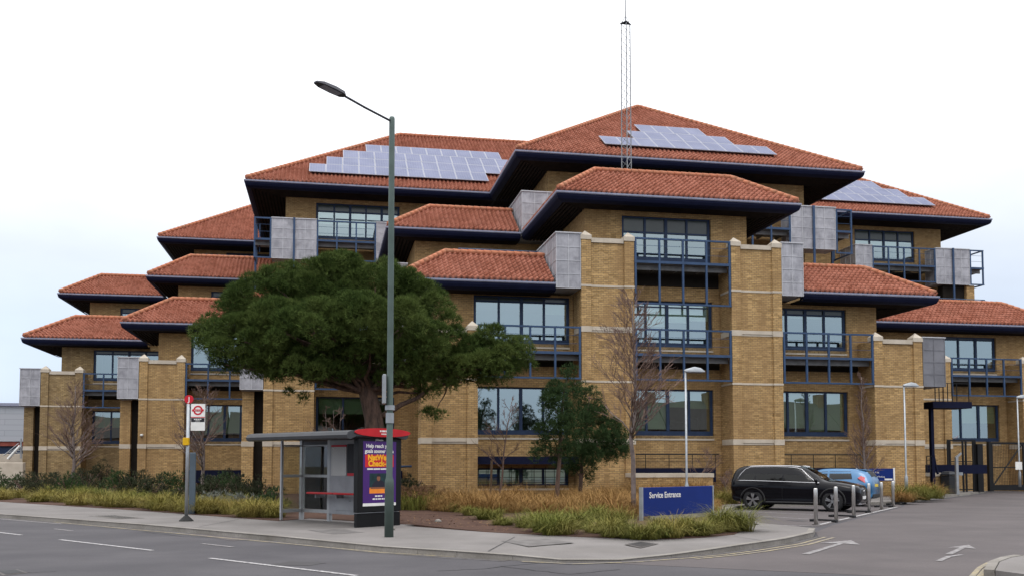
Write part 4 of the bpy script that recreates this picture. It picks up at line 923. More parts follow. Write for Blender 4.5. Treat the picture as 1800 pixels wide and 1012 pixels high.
MB().box(1.0, 2.0, 8.0, 8.06, .1, 2.2).build('door', M['frame_blue'], hs)
hx = [-46, -38.8, -31.6, -24.4, -17.2, -10, -2.8, 4.4, 11, 34, 41.2, 48.4, 55.6, 62.8]
for i, x in enumerate(hx):
    o = hs if i == 0 else copy_tree(hs); o.location = (x, -24-(i % 3)*.25, 0)

plain('paving_brown', (.15, .125, .105), .9, 0, .25, 3); plain('paving_dark', (.12, .112, .108), .9, 0, .3, 4)
def flat(name, px, mat, z): structure(MB().quad(*[(*G2(x, y, z-.004), z) for x, y in px]).build(name, M[mat]))
flat('pavement_patch', [(880, 950), (960, 946), (1010, 953), (930, 960)], 'paving_dark', .1045)
flat('pavement_patch', [(540, 931), (600, 929), (640, 935), (585, 938)], 'paving_dark', .1045)
for a, b in (((905, 943), (858, 968)), ((1290, 942), (1345, 950)), ((420, 912), (350, 925))):
    p_, q_ = G2(*a, .1), G2(*b, .1); strip('paving_joint', [p_, q_], .018, 'tar', .1055)
for px, py, r in ((520, 990, .5), (1400, 915, .4), (1350, 911, .3)):
    c_ = G2(px, py); rr = random.Random(px); m = MB(); m.quad(*[(c_[0]+r*rr.uniform(.4, 1)*math.cos(a), c_[1]+r*rr.uniform(.4, 1)*math.sin(a), .0125 if px > 1200 else .0045) for a in np.linspace(0, 6.0, 11)]); structure(m.build('oil_stain', M['asphalt_stain']))
plain('cover_box', (.05, .048, .046), .7)

t = NT('gutter_dirt'); p = t.pos(); c = t.mix(t.mr(t.noise(p, 2.5, 6, .7), .35, .65), (.045, .038, .032), (.088, .082, .084)); t.base(c); t.set(.95)
strip('gutter_dirt', [(x-.79*.14, y-.61*.14) for x, y, z in KO[1:7]], .2, 'gutter_dirt', .0045)
strip('gutter_dirt', [(x+dx, y+dy) for (x, y, z), (dx, dy) in zip(KO[9:14], [(.02, -.1), (.04, -.1), (.06, -.09), (.08, -.08), (.1, -.06)])], .12, 'gutter_dirt', .0095)
# ------------------------------------------------------------------ cars
t = NT('paint_black'); t.base((.004, .004, .006)); t.set(.1, .0, .2)
t = NT('paint_blue'); p = t.obj(); t.base(t.mix(t.mr(t.noise(p, 2, 3), .3, .7), (.018, .115, .26), (.025, .14, .3))); t.set(.3, .1, .5, .5); t.b.inputs['Coat Roughness'].default_value = .06
plain('chrome', (.7, .7, .72), .15, 1.0, .03); plain('tyre', (.018, .018, .019), .8, 0, .2, 20); plain('rim', (.06, .06, .063), .35, .7, .1); plain('rim_bright', (.3, .3, .31), .3, .8, .1)
plain('tail_red', (.42, .008, .02), .15, 0, .05, 3, .6, 1.0); plain('headlight', (.6, .62, .66), .12, .2, .1, 9, .8, 1.0); plain('plastic', (.02, .02, .021), .6); plain('cabin', (.03, .03, .032), .8); plain('plate_white', (.7, .7, .68), .5); plain('plate_yellow', (.7, .5, .05), .5)
def crom(a, n):
    """Catmull-Rom resampling of rows"""
    a = np.array(a, float); m = len(a); out = []
    for t_ in np.linspace(0, m-1-1e-9, n):
        i = int(t_); u = t_-i; p0, p1, p2, p3 = a[max(i-1, 0)], a[i], a[i+1], a[min(i+2, m-1)]
        out.append(.5*((2*p1)+(-p0+p2)*u+(2*p0-5*p1+4*p2-p3)*u*u+(-p0+3*p1-3*p2+p3)*u**3))
    return np.array(out)
class Body:
    """car body lofted from half sections: x, then (y, z) of sill, lower side, mid side, belt, roof edge, roof centre"""
    def __init__(s, st, nx=56):
        st = np.array(st, float); s.x0, s.x1 = st[0, 0], st[-1, 0]
        s.st = st; s.nx = nx
    def row(s, x):
        xs = s.st[:, 0]; i = int(np.clip(np.searchsorted(xs, x)-1, 0, len(xs)-2)); u = (x-xs[i])/(xs[i+1]-xs[i]); a = s.st
        p1, p2 = a[i], a[i+1]
        def tan(j):
            if j in (0, len(xs)-1): k = 1 if j == 0 else len(xs)-1; return (a[k]-a[k-1])/(xs[k]-xs[k-1])
            return (a[j+1]-a[j-1])/(xs[j+1]-xs[j-1])*.9
        h = xs[i+1]-xs[i]; m1, m2 = tan(i)*h, tan(i+1)*h
        return (2*u**3-3*u**2+1)*p1+(u**3-2*u**2+u)*m1+(-2*u**3+3*u**2)*p2+(u**3-u**2)*m2
    def sec(s, x):                       # control points of the half section
        r = s.row(x); zb, y1, z1, ym, zm, yb, zbt, yr, zr, zc = r[1:11]
        return [(0, zb), (y1*.9, zb), (y1, zb+.06), (y1, z1), (ym, zm), (yb, zbt), (yr, zr), (yr*.6, zc-.012), (0, zc)]
    def mesh(s):
        V, F = [], []; xs = np.linspace(s.x0, s.x1, s.nx); K = 0
        for x in xs:
            c = crom(s.sec(x), 33); full = [(-y, z) for y, z in c]+[(y, z) for y, z in c[::-1][1:-1]]; K = len(full)
            V += [(x, y, z) for y, z in full]
        n = len(xs)
        for i in range(n-1):
            for k in range(K): F.append((i*K+k, i*K+(k+1) % K, (i+1)*K+(k+1) % K, (i+1)*K+k))
        F.append(tuple(range(K))[::-1]); F.append(tuple((n-1)*K+k for k in range(K)))
        m = MB(); m.v, m.f = V, F; return m
    def side(s, x, t_, sgn, off=.006):     # point on the glass band: t 0 belt .. 1 roof edge
        c = s.sec(x); (y0, z0), (y1, z1) = c[5], c[6]; return Vector((x, sgn*(y0+(y1-y0)*t_+off+.012*math.sin(math.pi*t_)), z0+(z1-z0)*t_))
    def patch(s, fa, fb, ta, tb, sgn, off=.008, n=10, k=5):
        m = MB(); P_ = []
        for j in range(k+1):
            t_ = ta+(tb-ta)*j/k; xa, xb = fa(t_), fb(t_)
            P_.append([s.side(xa+(xb-xa)*i/n, t_, sgn, off) for i in range(n+1)])
        for j in range(k):
            for i in range(n): m.quad(P_[j][i], P_[j][i+1], P_[j+1][i+1], P_[j+1][i])
        return m
def cut_arches(o, wheels, r):
    cs = []
    for x in wheels:
        m = MB(); prof = []; n = 32
        m.extr([(x+r*math.cos(2*math.pi*k/n), -1.2, .37+r*math.sin(2*math.pi*k/n)) for k in range(n)], (0, 2.4, 0))
        c = m.build('cutter', M['plastic'], fix=True); cs.append(c); md = o.modifiers.new('b', 'BOOLEAN'); md.object = c; md.operation = 'DIFFERENCE'; md.solver = 'EXACT'
    bpy.context.view_layer.update(); dg = bpy.context.evaluated_depsgraph_get(); me = bpy.data.meshes.new_from_object(o.evaluated_get(dg)); o.modifiers.clear(); o.data = me
    for c in cs: bpy.data.objects.remove(c)
    for p_ in me.polygons: p_.use_smooth = True
def wheel(par, x, y, sgn, r, spokes=5):
    w = .23; y0 = y; prof = [(.62*r, -w/2), (.93*r, -w/2), (r, -w/2+.03), (r, w/2-.03), (.93*r, w/2), (.62*r, w/2)]
    m = MB(); n = 32
    def ring(mb, prof):
        b = len(mb.v)
        for q, yy in prof:
            for k in range(n): a = 2*math.pi*k/n; mb.v.append((x+q*math.cos(a), y0+yy, r+q*math.sin(a)))
        for i in range(len(prof)-1):
            for k in range(n): a0 = b+i*n+k; a1 = b+i*n+(k+1) % n; mb.f.append((a0, a0+n, a1+n, a1))
    ring(m, prof); ww = m.build('wheel', M['tyre'], par, smooth=True, fix=True)
    h = MB(); ring(h, [(.66*r, sgn*w/2), (.7*r, sgn*(w/2+.006)), (.66*r, sgn*(w/2-.012)), (.62*r, sgn*.02), (.0, sgn*.02)]); h.build('rim', M['rim'], ww, fix=True)
    sp = MB()
    for k in range(spokes):
        for da in (-.16, .16):
            a = 2*math.pi*k/spokes+math.pi/2+da; d = Vector((math.cos(a), 0, math.sin(a))); nn = Vector((-d.z, 0, d.x)); c = Vector((x, y0+sgn*(w/2-.012), r))
            a2 = 2*math.pi*k/spokes+math.pi/2+da*.35; d2 = Vector((math.cos(a2), 0, math.sin(a2)))
            p, q = c+d2*.12*r, c+d*.65*r; e = (q-p).normalized(); ne = Vector((-e.z, 0, e.x))
            sp.extr([p-ne*.018, q-ne*.028, q+ne*.028, p+ne*.018], (0, sgn*.014, 0))
    sp.build('spokes', M['rim_bright'], ww, fix=True)
    MB().extr([(x+.16*r*math.cos(2*math.pi*k/12), y0+sgn*(w/2-.02), r+.16*r*math.sin(2*math.pi*k/12)) for k in range(12)], (0, sgn*.022, 0)).build('hub_cap', M['rim_bright'], ww, fix=True)
def mirror_pair(fn):
    for s in (-1, 1): fn(s)
#                x,   zb,  y1,  z1,  ym,  zm,  yb,  zbelt, yr, zr,  zc
suv = Body([(-2.33, .50, .62, .62, .70, .78, .66, .98, .56, 1.10, 1.13), (-2.29, .40, .74, .58, .84, .80, .80, 1.02, .60, 1.22, 1.26), (-2.12, .32, .84, .55, .92, .80, .875, 1.06, .63, 1.46, 1.50),
            (-1.75, .27, .89, .52, .945, .80, .90, 1.07, .66, 1.575, 1.615), (-1.0, .24, .895, .5, .945, .78, .905, 1.055, .675, 1.60, 1.645), (-.2, .24, .895, .5, .94, .76, .90, 1.035, .67, 1.595, 1.645),
            (.35, .24, .895, .5, .94, .75, .895, 1.02, .645, 1.515, 1.57), (.8, .24, .895, .5, .94, .75, .89, 1.015, .645, 1.29, 1.345), (1.12, .24, .895, .5, .94, .75, .885, 1.0, .70, 1.105, 1.15), (1.55, .25, .89, .5, .935, .75, .865, .965, .69, 1.05, 1.09),
            (1.95, .26, .875, .5, .915, .74, .83, .92, .65, .99, 1.02), (2.2, .27, .80, .49, .84, .72, .76, .87, .58, .925, .95), (2.305, .30, .66, .47, .70, .69, .64, .83, .50, .875, .89), (2.335, .34, .58, .46, .61, .65, .56, .78, .44, .82, .83)])
def build_suv():
    pr, pf = atz(1322, 895.5, .008), atz(1466, 898, .008); hd = (pf-pr); hd.z = 0; rz = math.atan2(hd.y, hd.x)-R(9); c = (pr+pf)/2
    n = Vector((-math.sin(rz), math.cos(rz), 0)); c = c+n*.78
    t = thing('parked_car', 'black estate style four by four parked behind the steel bollards', 'car', (c.x, c.y, .008), rz); t.scale = (.945, .945, .945)
    b = suv.mesh().build('body', M['paint_black'], t, smooth=True, fix=True); cut_arches(b, (-1.43, 1.44), .43)
    for s in (-1, 1):
        for x in (-1.43, 1.44): wheel(t, x, s*.81, s, .37)
        for x in (-1.43, 1.44):
            m = MB(); k = 20; pts = [(x+.45*math.cos(a), s*.925, .37+.45*math.sin(a)) for a in np.linspace(-.25, math.pi+.25, k)]; m.tube(pts, .03, 6); m.build('arch_trim', M['plastic'], t, smooth=True)
        A_ = lambda t_: -2.0+.62*t_**1.1; suv.patch(A_, lambda t_: -1.36, .1, .9, s).build('window', M['car_glass'], t)
        suv.patch(lambda t_: -1.30, lambda t_: -.36, .08, .92, s).build('window', M['car_glass'], t)
        suv.patch(lambda t_: -.28, lambda t_: .92-.63*t_, .08, .9, s, n=14).build('window', M['car_glass'], t)
        m = MB(); low = [suv.side(x, .03, s, .012) for x in np.linspace(-2.04, 1.0, 20)]; hi = [suv.side(x, tt, s, .012) for x, tt in zip(np.linspace(1.0, -1.55, 24), [.03+.95*min(1, (1.0-x)/.68) for x in np.linspace(1.0, -1.55, 24)])]+[suv.side(x, tt, s, .012) for x, tt in ((-1.75, .86), (-1.92, .5), (-2.04, .03))]
        m.tube(low+hi, .01, 5); m.build('window_trim', M['chrome'], t, smooth=True)
        m = MB(); m.tube([(x, s*.66, 1.585+.045*max(0, math.sin(math.pi*(x+1.7)/2.0))**.4) for x in np.linspace(-1.69, .29, 14)], .015, 6); m.build('roof_rail', M['chrome'], t, smooth=True)
        for x in (-1.12, -.12):
            MB().box(x-.11, x+.11, *sorted((s*.93, s*.965)), .9, .935).build('door_handle', M['paint_black'], t, bevel=.01)
        for xx in (-.33, .93):                                       # shut lines
            m = MB(); m.tube([(xx-(.0 if xx > 0 else 0), s*(.90+.05*math.sin(math.pi*k/8)), .4+.62*k/8) for k in range(9)], .005, 4); m.build('door_seam', M['plastic'], t)
        mm = MB().lathe([(.01, -.085), (.07, -.06), (.09, .0), (.075, .055), (.02, .085)], (0, 0, 0), 12); mm.v = [(.9+x*.75, s*(1.0+y*1.15*s), 1.1+z) for x, y, z in mm.v]; mm.box(.86, .93, *sorted((s*.86, s*.98)), 1.03, 1.06); mm.build('wing_mirror', M['paint_black'], t, smooth=True)
        hl = MB(); P_ = [(2.06, .80, .80), (2.2, .72, .76), (2.29, .56, .72), (2.27, .52, .80), (2.12, .66, .875), (1.92, .81, .885)]
        hl.extr([(x+.02, s*(y+.015), z) for x, y, z in P_], (-.1, -s*.1, 0)); hl.build('headlight', M['headlight'], t, fix=True, bevel=.01)
        tl = MB(); tl.extr([(-2.2, s*.86, 1.03), (-2.02, s*.90, 1.0), (-2.05, s*.91, .9), (-2.27, s*.82, .88)], (0, -s*.08, 0)); tl.build('tail_light', M['tail_red'], t, fix=True, bevel=.008)
        MB().tube([(-.95, s*.9, .30), (.95, s*.9, .30)], .035, 6).build('side_step', M['plastic'], t)
    # windscreen and rear window
    def xsec(xa, xb, f0, f1, name):
        m = MB(); rows = []
        for x in np.linspace(xa, xb, 6):
            c = suv.sec(x); yr, zr = c[6]; zc = c[8][1]; rows.append([Vector((x, y, zr+(zc-zr)*(1-(abs(y)/yr)**2)+.012)) for y in np.linspace(-yr*f0, yr*f0, 7)])
        for i in range(5):
            for k in range(6): m.quad(rows[i][k], rows[i+1][k], rows[i+1][k+1], rows[i][k+1])
        m.build(name, M['car_glass'], t)
    xsec(.42, 1.05, .93, 0, 'windscreen'); xsec(-2.27, -2.08, .9, 0, 'rear_window')
    g = MB(); g.obox((2.3, 0, .66), (.045, 0, 0), (0, .44, 0), (.0, 0, .13)); g.build('grille', M['plastic'], t, bevel=.03)
    e = MB(); n = 24; c0 = Vector((2.352, 0, .67))
    for k in range(n):
        a0, a1 = 2*math.pi*k/n, 2*math.pi*(k+1)/n; e.extr([c0+Vector((0, r*math.sin(a), r*math.cos(a))) for r, a in ((.085, a0), (.085, a1), (.1, a1), (.1, a0))], (.012, 0, 0))
    for k in range(3):
        a = 2*math.pi*k/3; d = Vector((0, math.sin(a), math.cos(a))); nn = Vector((0, d.z, -d.y)); e.extr([c0+nn*.016, c0+d*.09, c0-nn*.016], (.012, 0, 0))
    e.build('emblem', M['chrome'], t, fix=True)
    MB().box(2.34, 2.36, -.26, .26, .44, .55).build('number_plate', M['plate_white'], t)
    MB().extr([(2.2, -.6, .27), (2.33, -.42, .25), (2.33, .42, .25), (2.2, .6, .27)], (0, 0, .05)).build('skid_plate', M['chrome'], t, fix=True)
    MB().box(-1.9, 2.0, -.8, .8, .22, .3).build('underside', M['plastic'], t)
build_suv()
hat = Body([(-1.97, .42, .60, .55, .68, .72, .66, .92, .5, 1.0, 1.03), (-1.93, .34, .70, .52, .80, .74, .76, .95, .5, 1.12, 1.16), (-1.75, .28, .78, .5, .845, .74, .80, .98, .52, 1.33, 1.37), (-1.35, .24, .82, .5, .855, .74, .81, .985, .555, 1.43, 1.465),
            (-.7, .22, .83, .48, .86, .72, .82, .96, .58, 1.45, 1.49), (0, .22, .83, .48, .86, .7, .82, .93, .58, 1.43, 1.475), (.5, .22, .83, .48, .86, .69, .81, .9, .58, 1.27, 1.32), (1.0, .22, .83, .48, .855, .68, .79, .87, .64, .99, 1.03), (1.4, .24, .8, .48, .82, .66, .75, .82, .6, .89, .93), (1.8, .26, .7, .46, .72, .6, .66, .72, .5, .78, .81), (1.97, .34, .52, .45, .55, .54, .5, .62, .38, .65, .67)])
def build_hatch():
    q = at(1548, 900, 30.2); rz = math.radians(150)                     # nose away to the left, tail towards the bollards
    rz = R(136); cen = atz(1546, 889, .008)+Vector((math.cos(rz), math.sin(rz), 0))*1.97
    t = thing('parked_car', 'bright blue small hatchback parked beyond the black car, tail outwards', 'car', (cen.x, cen.y, .008), rz); t.scale = (.95, .95, .95)
    b = hat.mesh().build('body', M['paint_blue'], t, smooth=True, fix=True); cut_arches(b, (-1.23, 1.26), .36)
    for s in (-1, 1):
        for x in (-1.23, 1.26): wheel(t, x, s*.73, s, .31)
        hat.patch(lambda t_: -1.25+.12*t_, lambda t_: -.32, .22, .88, s).build('window', M['car_glass'], t); hat.patch(lambda t_: -.24, lambda t_: .86-.72*t_, .1, .88, s).build('window', M['car_glass'], t)
        tl = MB(); tl.extr([(-1.97, s*.69, .86), (-1.72, s*.84, .95), (-1.45, s*.83, 1.12), (-1.56, s*.755, 1.22), (-1.82, s*.65, 1.1)], (.04, -s*.09, 0)); tl.build('tail_light', M['tail_red'], t, fix=True, bevel=.012)
        MB().box(-.62, -.42, *sorted((s*.85, s*.88)), .85, .88).build('door_handle', M['paint_blue'], t, bevel=.008)
        mm = MB().lathe([(.01, -.07), (.06, -.05), (.075, .0), (.06, .05), (.02, .07)], (0, 0, 0), 10); mm.v = [(.75+x*.7, s*(.93+y*s*1.1), 1.0+z) for x, y, z in mm.v]; mm.build('wing_mirror', M['paint_blue'], t, smooth=True)
    m = MB(); rows = []
    for x in np.linspace(-1.91, -1.62, 6):
        c = hat.sec(x); yr, zr = c[6]; zc = c[8][1]; rows.append([Vector((x-.008, y, zr+(zc-zr)*(1-(abs(y)/yr)**2)+.016)) for y in np.linspace(-yr*.92, yr*.92, 7)])
    for i in range(5):
        for k in range(6): m.quad(rows[i][k], rows[i+1][k], rows[i+1][k+1], rows[i][k+1])
    m.build('rear_window', M['cabin'], t)
    MB().box(-1.985, -1.96, -.26, .26, .78, .89).build('number_plate', M['plate_yellow'], t)
    MB().extr([(-1.42, -.52, 1.455), (-1.72, -.5, 1.42), (-1.72, .5, 1.42), (-1.42, .52, 1.455)], (0, 0, .025)).build('spoiler', M['paint_blue'], t, fix=True, bevel=.008)
    MB().box(-1.6, 1.6, -.7, .7, .2, .28).build('underside', M['plastic'], t)
    MB().obox((-1.95, 0, .42), (.03, 0, 0), (0, .62, 0), (0, 0, .08)).build('bumper_trim', M['plastic'], t, bevel=.02)
build_hatch()
# ------------------------------------------------------------------ vegetation
def leafmat(name, a, b, c2, sc=1.2, tw=0.0):
    t = NT(name); ri = t.n('ShaderNodeNewGeometry').outputs['Random Per Island']; c = t.ramp(ri, a, b, 0, 1)
    c = t.mix(t.mr(t.noise(t.pos(), sc, 3), .4, .68, 0, .8), c, c2); t.base(c); t.set(.8, 0, .1)
leafmat('needle', (.026, .048, .012), (.072, .108, .024), (.1, .132, .034), .9)
leafmat('needle_dark', (.02, .04, .016), (.044, .074, .024), (.04, .07, .026), 1.3)
leafmat('shrub_dark', (.028, .036, .02), (.06, .068, .034), (.045, .044, .03), .8)
leafmat('shrub_green', (.022, .045, .018), (.05, .08, .028), (.035, .055, .025), 1)
leafmat('grass_green', (.06, .082, .015), (.175, .175, .038), (.21, .175, .05), .9)
leafmat('grass_olive', (.085, .088, .017), (.25, .215, .052), (.24, .175, .055), .7)
leafmat('grass_straw', (.17, .095, .033), (.35, .215, .078), (.22, .115, .04), .7)
leafmat('leaf_brown', (.13, .07, .04), (.2, .12, .07), (.15, .09, .05), 1)
leafmat('silver_leaf', (.14, .15, .13), (.22, .23, .2), (.16, .17, .15), 1)
t = NT('bark_pine'); p = t.pos(); c = t.mix(t.mr(t.noise(t.n('ShaderNodeMapping', {0: p, 3: (6, 6, 1.6)}).outputs[0], 1.2, 6, .7), .38, .66), (.05, .032, .025), (.14, .085, .062)); t.base(c); t.set(.95); t.bump(t.noise(t.n('ShaderNodeMapping', {0: p, 3: (6, 6, 1.6)}).outputs[0], 1.2, 6, .7), .9, .05)
plain('bark_grey', (.155, .125, .115), .9, 0, .35, 7); plain('twig', (.15, .098, .08), .9, 0, .25, 4); plain('stake', (.12, .08, .05), .9)
def tris(name, V, mat, parent, k=3):
    """many small faces of k corners each from an (n, k, 3) array"""
    V = np.asarray(V, np.float32); n = len(V); me = bpy.data.meshes.new(name); me.vertices.add(n*k); me.vertices.foreach_set('co', V.reshape(-1))
    me.loops.add(n*k); me.loops.foreach_set('vertex_index', np.arange(n*k, dtype=np.int32)); me.polygons.add(n); me.polygons.foreach_set('loop_start', np.arange(0, n*k, k, dtype=np.int32)); me.polygons.foreach_set('loop_total', np.full(n, k, np.int32)); me.update(); me.validate()
    o = new(name, me, parent); me.materials.append(M[mat]); return o
def unit(a): return a/np.maximum(np.linalg.norm(a, axis=-1, keepdims=True), 1e-6)
def tufts(rg, C, D, ln, w, per):
    """needle tufts: centres C, main directions D; each tuft is `per` thin blades"""
    n = len(C); C = np.repeat(C, per, 0); D = np.repeat(D, per, 0); d = unit(D+rg.normal(0, .55, (n*per, 3))); s = unit(np.cross(d, rg.normal(0, 1, (n*per, 3)))); L_ = ln*rg.uniform(.6, 1.2, (n*per, 1))
    return np.stack([C-s*w/2, C+s*w/2, C+d*L_], 1)
def clump_crown(rg, clumps, dens, ln, w, per, upb=.5, top=.25, inner=.62):
    """clumps: (centre, radius) - tufts over each clump's shell, thicker on top, gaps between"""
    out = []
    for c, r in clumps:
        r = np.array(r if hasattr(r, '__len__') else (r, r, r)); n = int(dens*float(r[0]*r[1]+r[0]*r[2]+r[1]*r[2])*1.33*3.14)
        d = unit(rg.normal(0, 1, (n, 3))+np.array([0, 0, top])); rad = rg.uniform(inner, 1.04, (n, 1))**.6
        C = np.array(c)+d*r*rad; out.append(tufts(rg, C, d*.9+np.array([0, 0, upb]), ln, w, per))
    return np.concatenate(out)
def limb(m, p, q, r0, r1, rnd, n=5, bend=.12, sides=7):
    p, q = Vector(p), Vector(q); L_ = (q-p).length; pts, rr = [], []
    for i in range(n+1):
        f = i/n; o = Vector((rnd.uniform(-1, 1), rnd.uniform(-1, 1), rnd.uniform(-1, 1)))*bend*L_*math.sin(math.pi*f)*.6; pts.append(p.lerp(q, f)+o); rr.append(r0+(r1-r0)*f)
    m.tube(pts, rr, sides); return pts
# ---- the big stone pine behind the shelter
rg = np.random.default_rng(5); rnd = random.Random(5)
PY = 34.0; base = at(664, 884, PY); base.z = .1
t = thing('pine_tree', 'large umbrella pine with a broad dark crown and leaning trunk behind the bus shelter', 'tree', base)
B0 = Vector(base); loc = lambda px, py, Y: np.array(at(px, py, Y)-B0)
m = MB(); tp = [Vector(loc(664, 884, PY)), Vector(loc(660, 800, PY)), Vector(loc(657, 735, PY)), Vector(loc(646, 690, PY)), Vector(loc(632, 650, PY))]; tp[0].z = -.05
m.tube(tp, [.44, .36, .32, .3, .25], 12)
cl = []
for px, py, dy, rp, k in ((575, 520, 0, 66, .8), (500, 515, .4, 44, .8), (450, 535, -.3, 52, .8), (660, 505, -.4, 58, .8), (720, 530, .4, 52, .8), (760, 555, 0, 40, .85), (400, 575, .5, 40, .8), (378, 612, -.2, 30, .8), (430, 600, -1, 50, .7), (490, 580, -1.8, 55, .75), (560, 575, -2.1, 58, .75), (630, 565, -2.2, 58, .75), (700, 580, -1.7, 55, .75), (745, 605, -.9, 46, .75),
                          (540, 490, .8, 40, .7), (610, 482, -.5, 36, .7), (480, 500, -.6, 32, .7), (690, 494, .2, 36, .7), (740, 520, -.4, 32, .7), (420, 545, .8, 32, .7), (600, 478, 1.4, 40, .7), (560, 530, 2.5, 70, .7), (650, 530, 2.6, 70, .7), (480, 560, 2.2, 55, .7), (720, 570, 2.2, 50, .7), (420, 625, .3, 38, .6), (470, 632, -.6, 42, .55), (520, 625, .8, 40, .5), (395, 640, 0, 24, .6), (585, 620, -1.0, 46, .5), (650, 620, -1.4, 46, .55), (710, 632, -.8, 46, .6), (760, 640, .2, 42, .6),
                          (820, 612, .2, 40, .8), (862, 610, -.4, 40, .8), (900, 622, .2, 34, .85), (885, 650, -.3, 34, .7), (838, 648, -.5, 42, .7), (795, 660, .2, 34, .6), (915, 645, .4, 22, .8), (800, 620, .8, 36, .7), (770, 722, -.2, 19, .6), (752, 732, .2, 14, .6), (735, 690, .2, 24, .5), (780, 685, .0, 22, .5), (842, 672, .2, 26, .6), (487, 668, -.2, 16, .4), (505, 690, .2, 9, .5), (455, 660, .3, 17, .45), (536, 700, .1, 8, .6), (540, 645, -1.4, 40, .5), (600, 640, .6, 44, .5), (450, 650, .8, 34, .5), (370, 590, .6, 30, .8), (355, 612, .4, 16, .8), (680, 655, .4, 36, .5), (740, 660, -.3, 34, .55), (560, 665, .6, 30, .4), (500, 655, -.8, 26, .45), (640, 600, 1.2, 60, .6), (560, 600, 1.4, 60, .6), (480, 605, 1.2, 50, .6), (720, 610, 1.4, 46, .6), (590, 652, -1.2, 26, .6), (625, 658, -.6, 24, .5), (560, 655, -1.0, 26, .6), (692, 662, -.9, 28, .6), (722, 668, -.4, 26, .6), (536, 662, -.6, 22, .5), (455, 648, -.3, 24, .6), (498, 650, .4, 24, .6), (408, 640, .2, 20, .6), (812, 672, -.2, 22, .6), (850, 632, .4, 40, .7), (880, 636, .2, 34, .7), (825, 640, .4, 36, .7), (905, 632, .1, 24, .8), (800, 640, -.3, 30, .6)):
    s = (PY+dy)*1.0/1705; r = rp*s*.98; cl.append((loc(px, py, PY+dy), (r, r*.95, r*k)))
    hub = Vector(loc(640, 660, PY)) if px < 690 else Vector(loc(655, 690, PY))
    if rp > 16 and rnd.random() < .85: limb(m, tp[3] if rnd.random() < .5 else tp[4], Vector(cl[-1][0]), .1, .025, rnd, 5, .1, 6)
limb(m, tp[2], Vector(loc(790, 672, PY)), .12, .04, rnd); limb(m, Vector(loc(790, 672, PY)), Vector(loc(768, 718, PY)), .035, .012, rnd)
m.build('trunk', M['bark_pine'], t, smooth=True)
# break every lobe into smaller uneven clumps
cc = []
for c, r in cl:
    n = max(3, int(20*r[0]**1.5))
    for i in range(n):
        d = unit(rg.normal(0, 1, 3)+np.array([0, -.15, .25])); q = c+d*np.array(r)*(rg.uniform(.72, .98) if rg.random() < .86 else rg.uniform(1.0, 1.14)); k_ = r[0]*rg.uniform(.2, .34)+.1; cc.append((q, (k_, k_, k_*.8)))
tris('crown', clump_crown(rg, cc, 105, .17, .017, 5, .6, .75, .75), 'needle', t)
def stick_tree(name, label, px, py, Y, top, spread, r0, seed, nb=26, fork=.35, lean=0, mat='twig', bark='bark_grey', up_=.75, lv=3, tw=1.0, stems=1):
    rnd = random.Random(seed); b = at(px, py, Y); b.z = .1; t = thing(name, label, 'tree', b); H = at(px, top, Y).z-.1
    m = MB(); tw_ = MB()
    tops = []
    for s in range(stems):
        dx = (s-(stems-1)/2)*.35
        pts = limb(m, (dx*.3, 0, -.05), (dx+lean, rnd.uniform(-.1, .1), H*.97), r0, r0*.18, rnd, 8, .03, 8); tops.append(pts)
    def grow(p, d, L_, r, k):
        q = p+d*L_; pts = limb(m if r > .02 else tw_, p, q, max(r, .006), max(r*.45, .004), rnd, 3, .12, 5 if r > .012 else 3)
        if k == 0: return
        for i in range(rnd.choice((4, 5))):
            f = rnd.uniform(.3, 1); o = p.lerp(q, f); e = (d+Vector((rnd.gauss(0, .42), rnd.gauss(0, .42), rnd.gauss(.18, .3)))).normalized(); grow(o, e, L_*rnd.uniform(.4, .65), r*.5, k-1)
    for i in range(nb):
        f = fork+(1-fork)*(i+rnd.random())/nb; pts = tops[i % stems]; j = min(int(f*8), 7); p = Vector(pts[j]).lerp(Vector(pts[j+1]), f*8-j); a = rnd.uniform(0, 6.283)
        d = Vector((math.cos(a), math.sin(a), up_+f*.6)).normalized(); L_ = spread*(1.15-f)*rnd.uniform(.7, 1.15)+.12; grow(p, d, L_, max(.012, r0*.36*(1.15-f)), lv-1)
    m.build('trunk', M[bark], t, smooth=True); tw_.build('twigs', M[mat], t); return t
stick_tree('bare_tree', 'bare birch with a slender pale trunk beside the Service Entrance board', 1114, 908, 27.6, 518, 1.75, .085, 11, 70, .36, 0, up_=.62)
stick_tree('bare_tree', 'bare leafless tree with upswept twigs in front of the leftmost brick pier', 128, 842, 57, 672, 1.9, .11, 12, 60, .2, 0)
stick_tree('bare_tree', 'small bare forked tree among shrubs just right of the bus stop pole', 357, 852, 40, 690, 1.7, .085, 13, 34, .3, 0, up_=.9)
stick_tree('bare_tree', 'thin bare sapling with a stake in front of the basement window', 876, 884, 36.5, 700, 1.05, .05, 14, 16, .3, .5, 'twig', 'twig')
stick_tree('bare_tree', 'dense brown bare columnar tree against the brick wall behind the black car', 1521, 868, 41.3, 655, .75, .07, 15, 60, .12, 0, up_=1.2)
p = at(862, 878, 36.2); tag(MB().tube([(p.x, 36.2, .05), (p.x+.05, 36.2, 1.75)], .045, 6).build('tree_stake', M['stake']), 'short brown timber stake beside the thin sapling', 'stake')
stick_tree('bare_shrub', 'bare arching shrub leaning by the end of the low brick wall', 1212, 868, 41.9, 795, 1.1, .03, 17, 12, .3, 1.1, up_=.5)
stick_tree('bare_shrub', 'low tangle of bare stems behind the black car tail', 1285, 880, 37.5, 832, .6, .02, 18, 14, .1, 0, up_=.9, stems=3)
stick_tree('bare_shrub', 'bare arching stems under the window behind the bus shelter', 585, 800, 43.2, 715, 1.1, .03, 19, 22, .3, 0, up_=.2, stems=3)
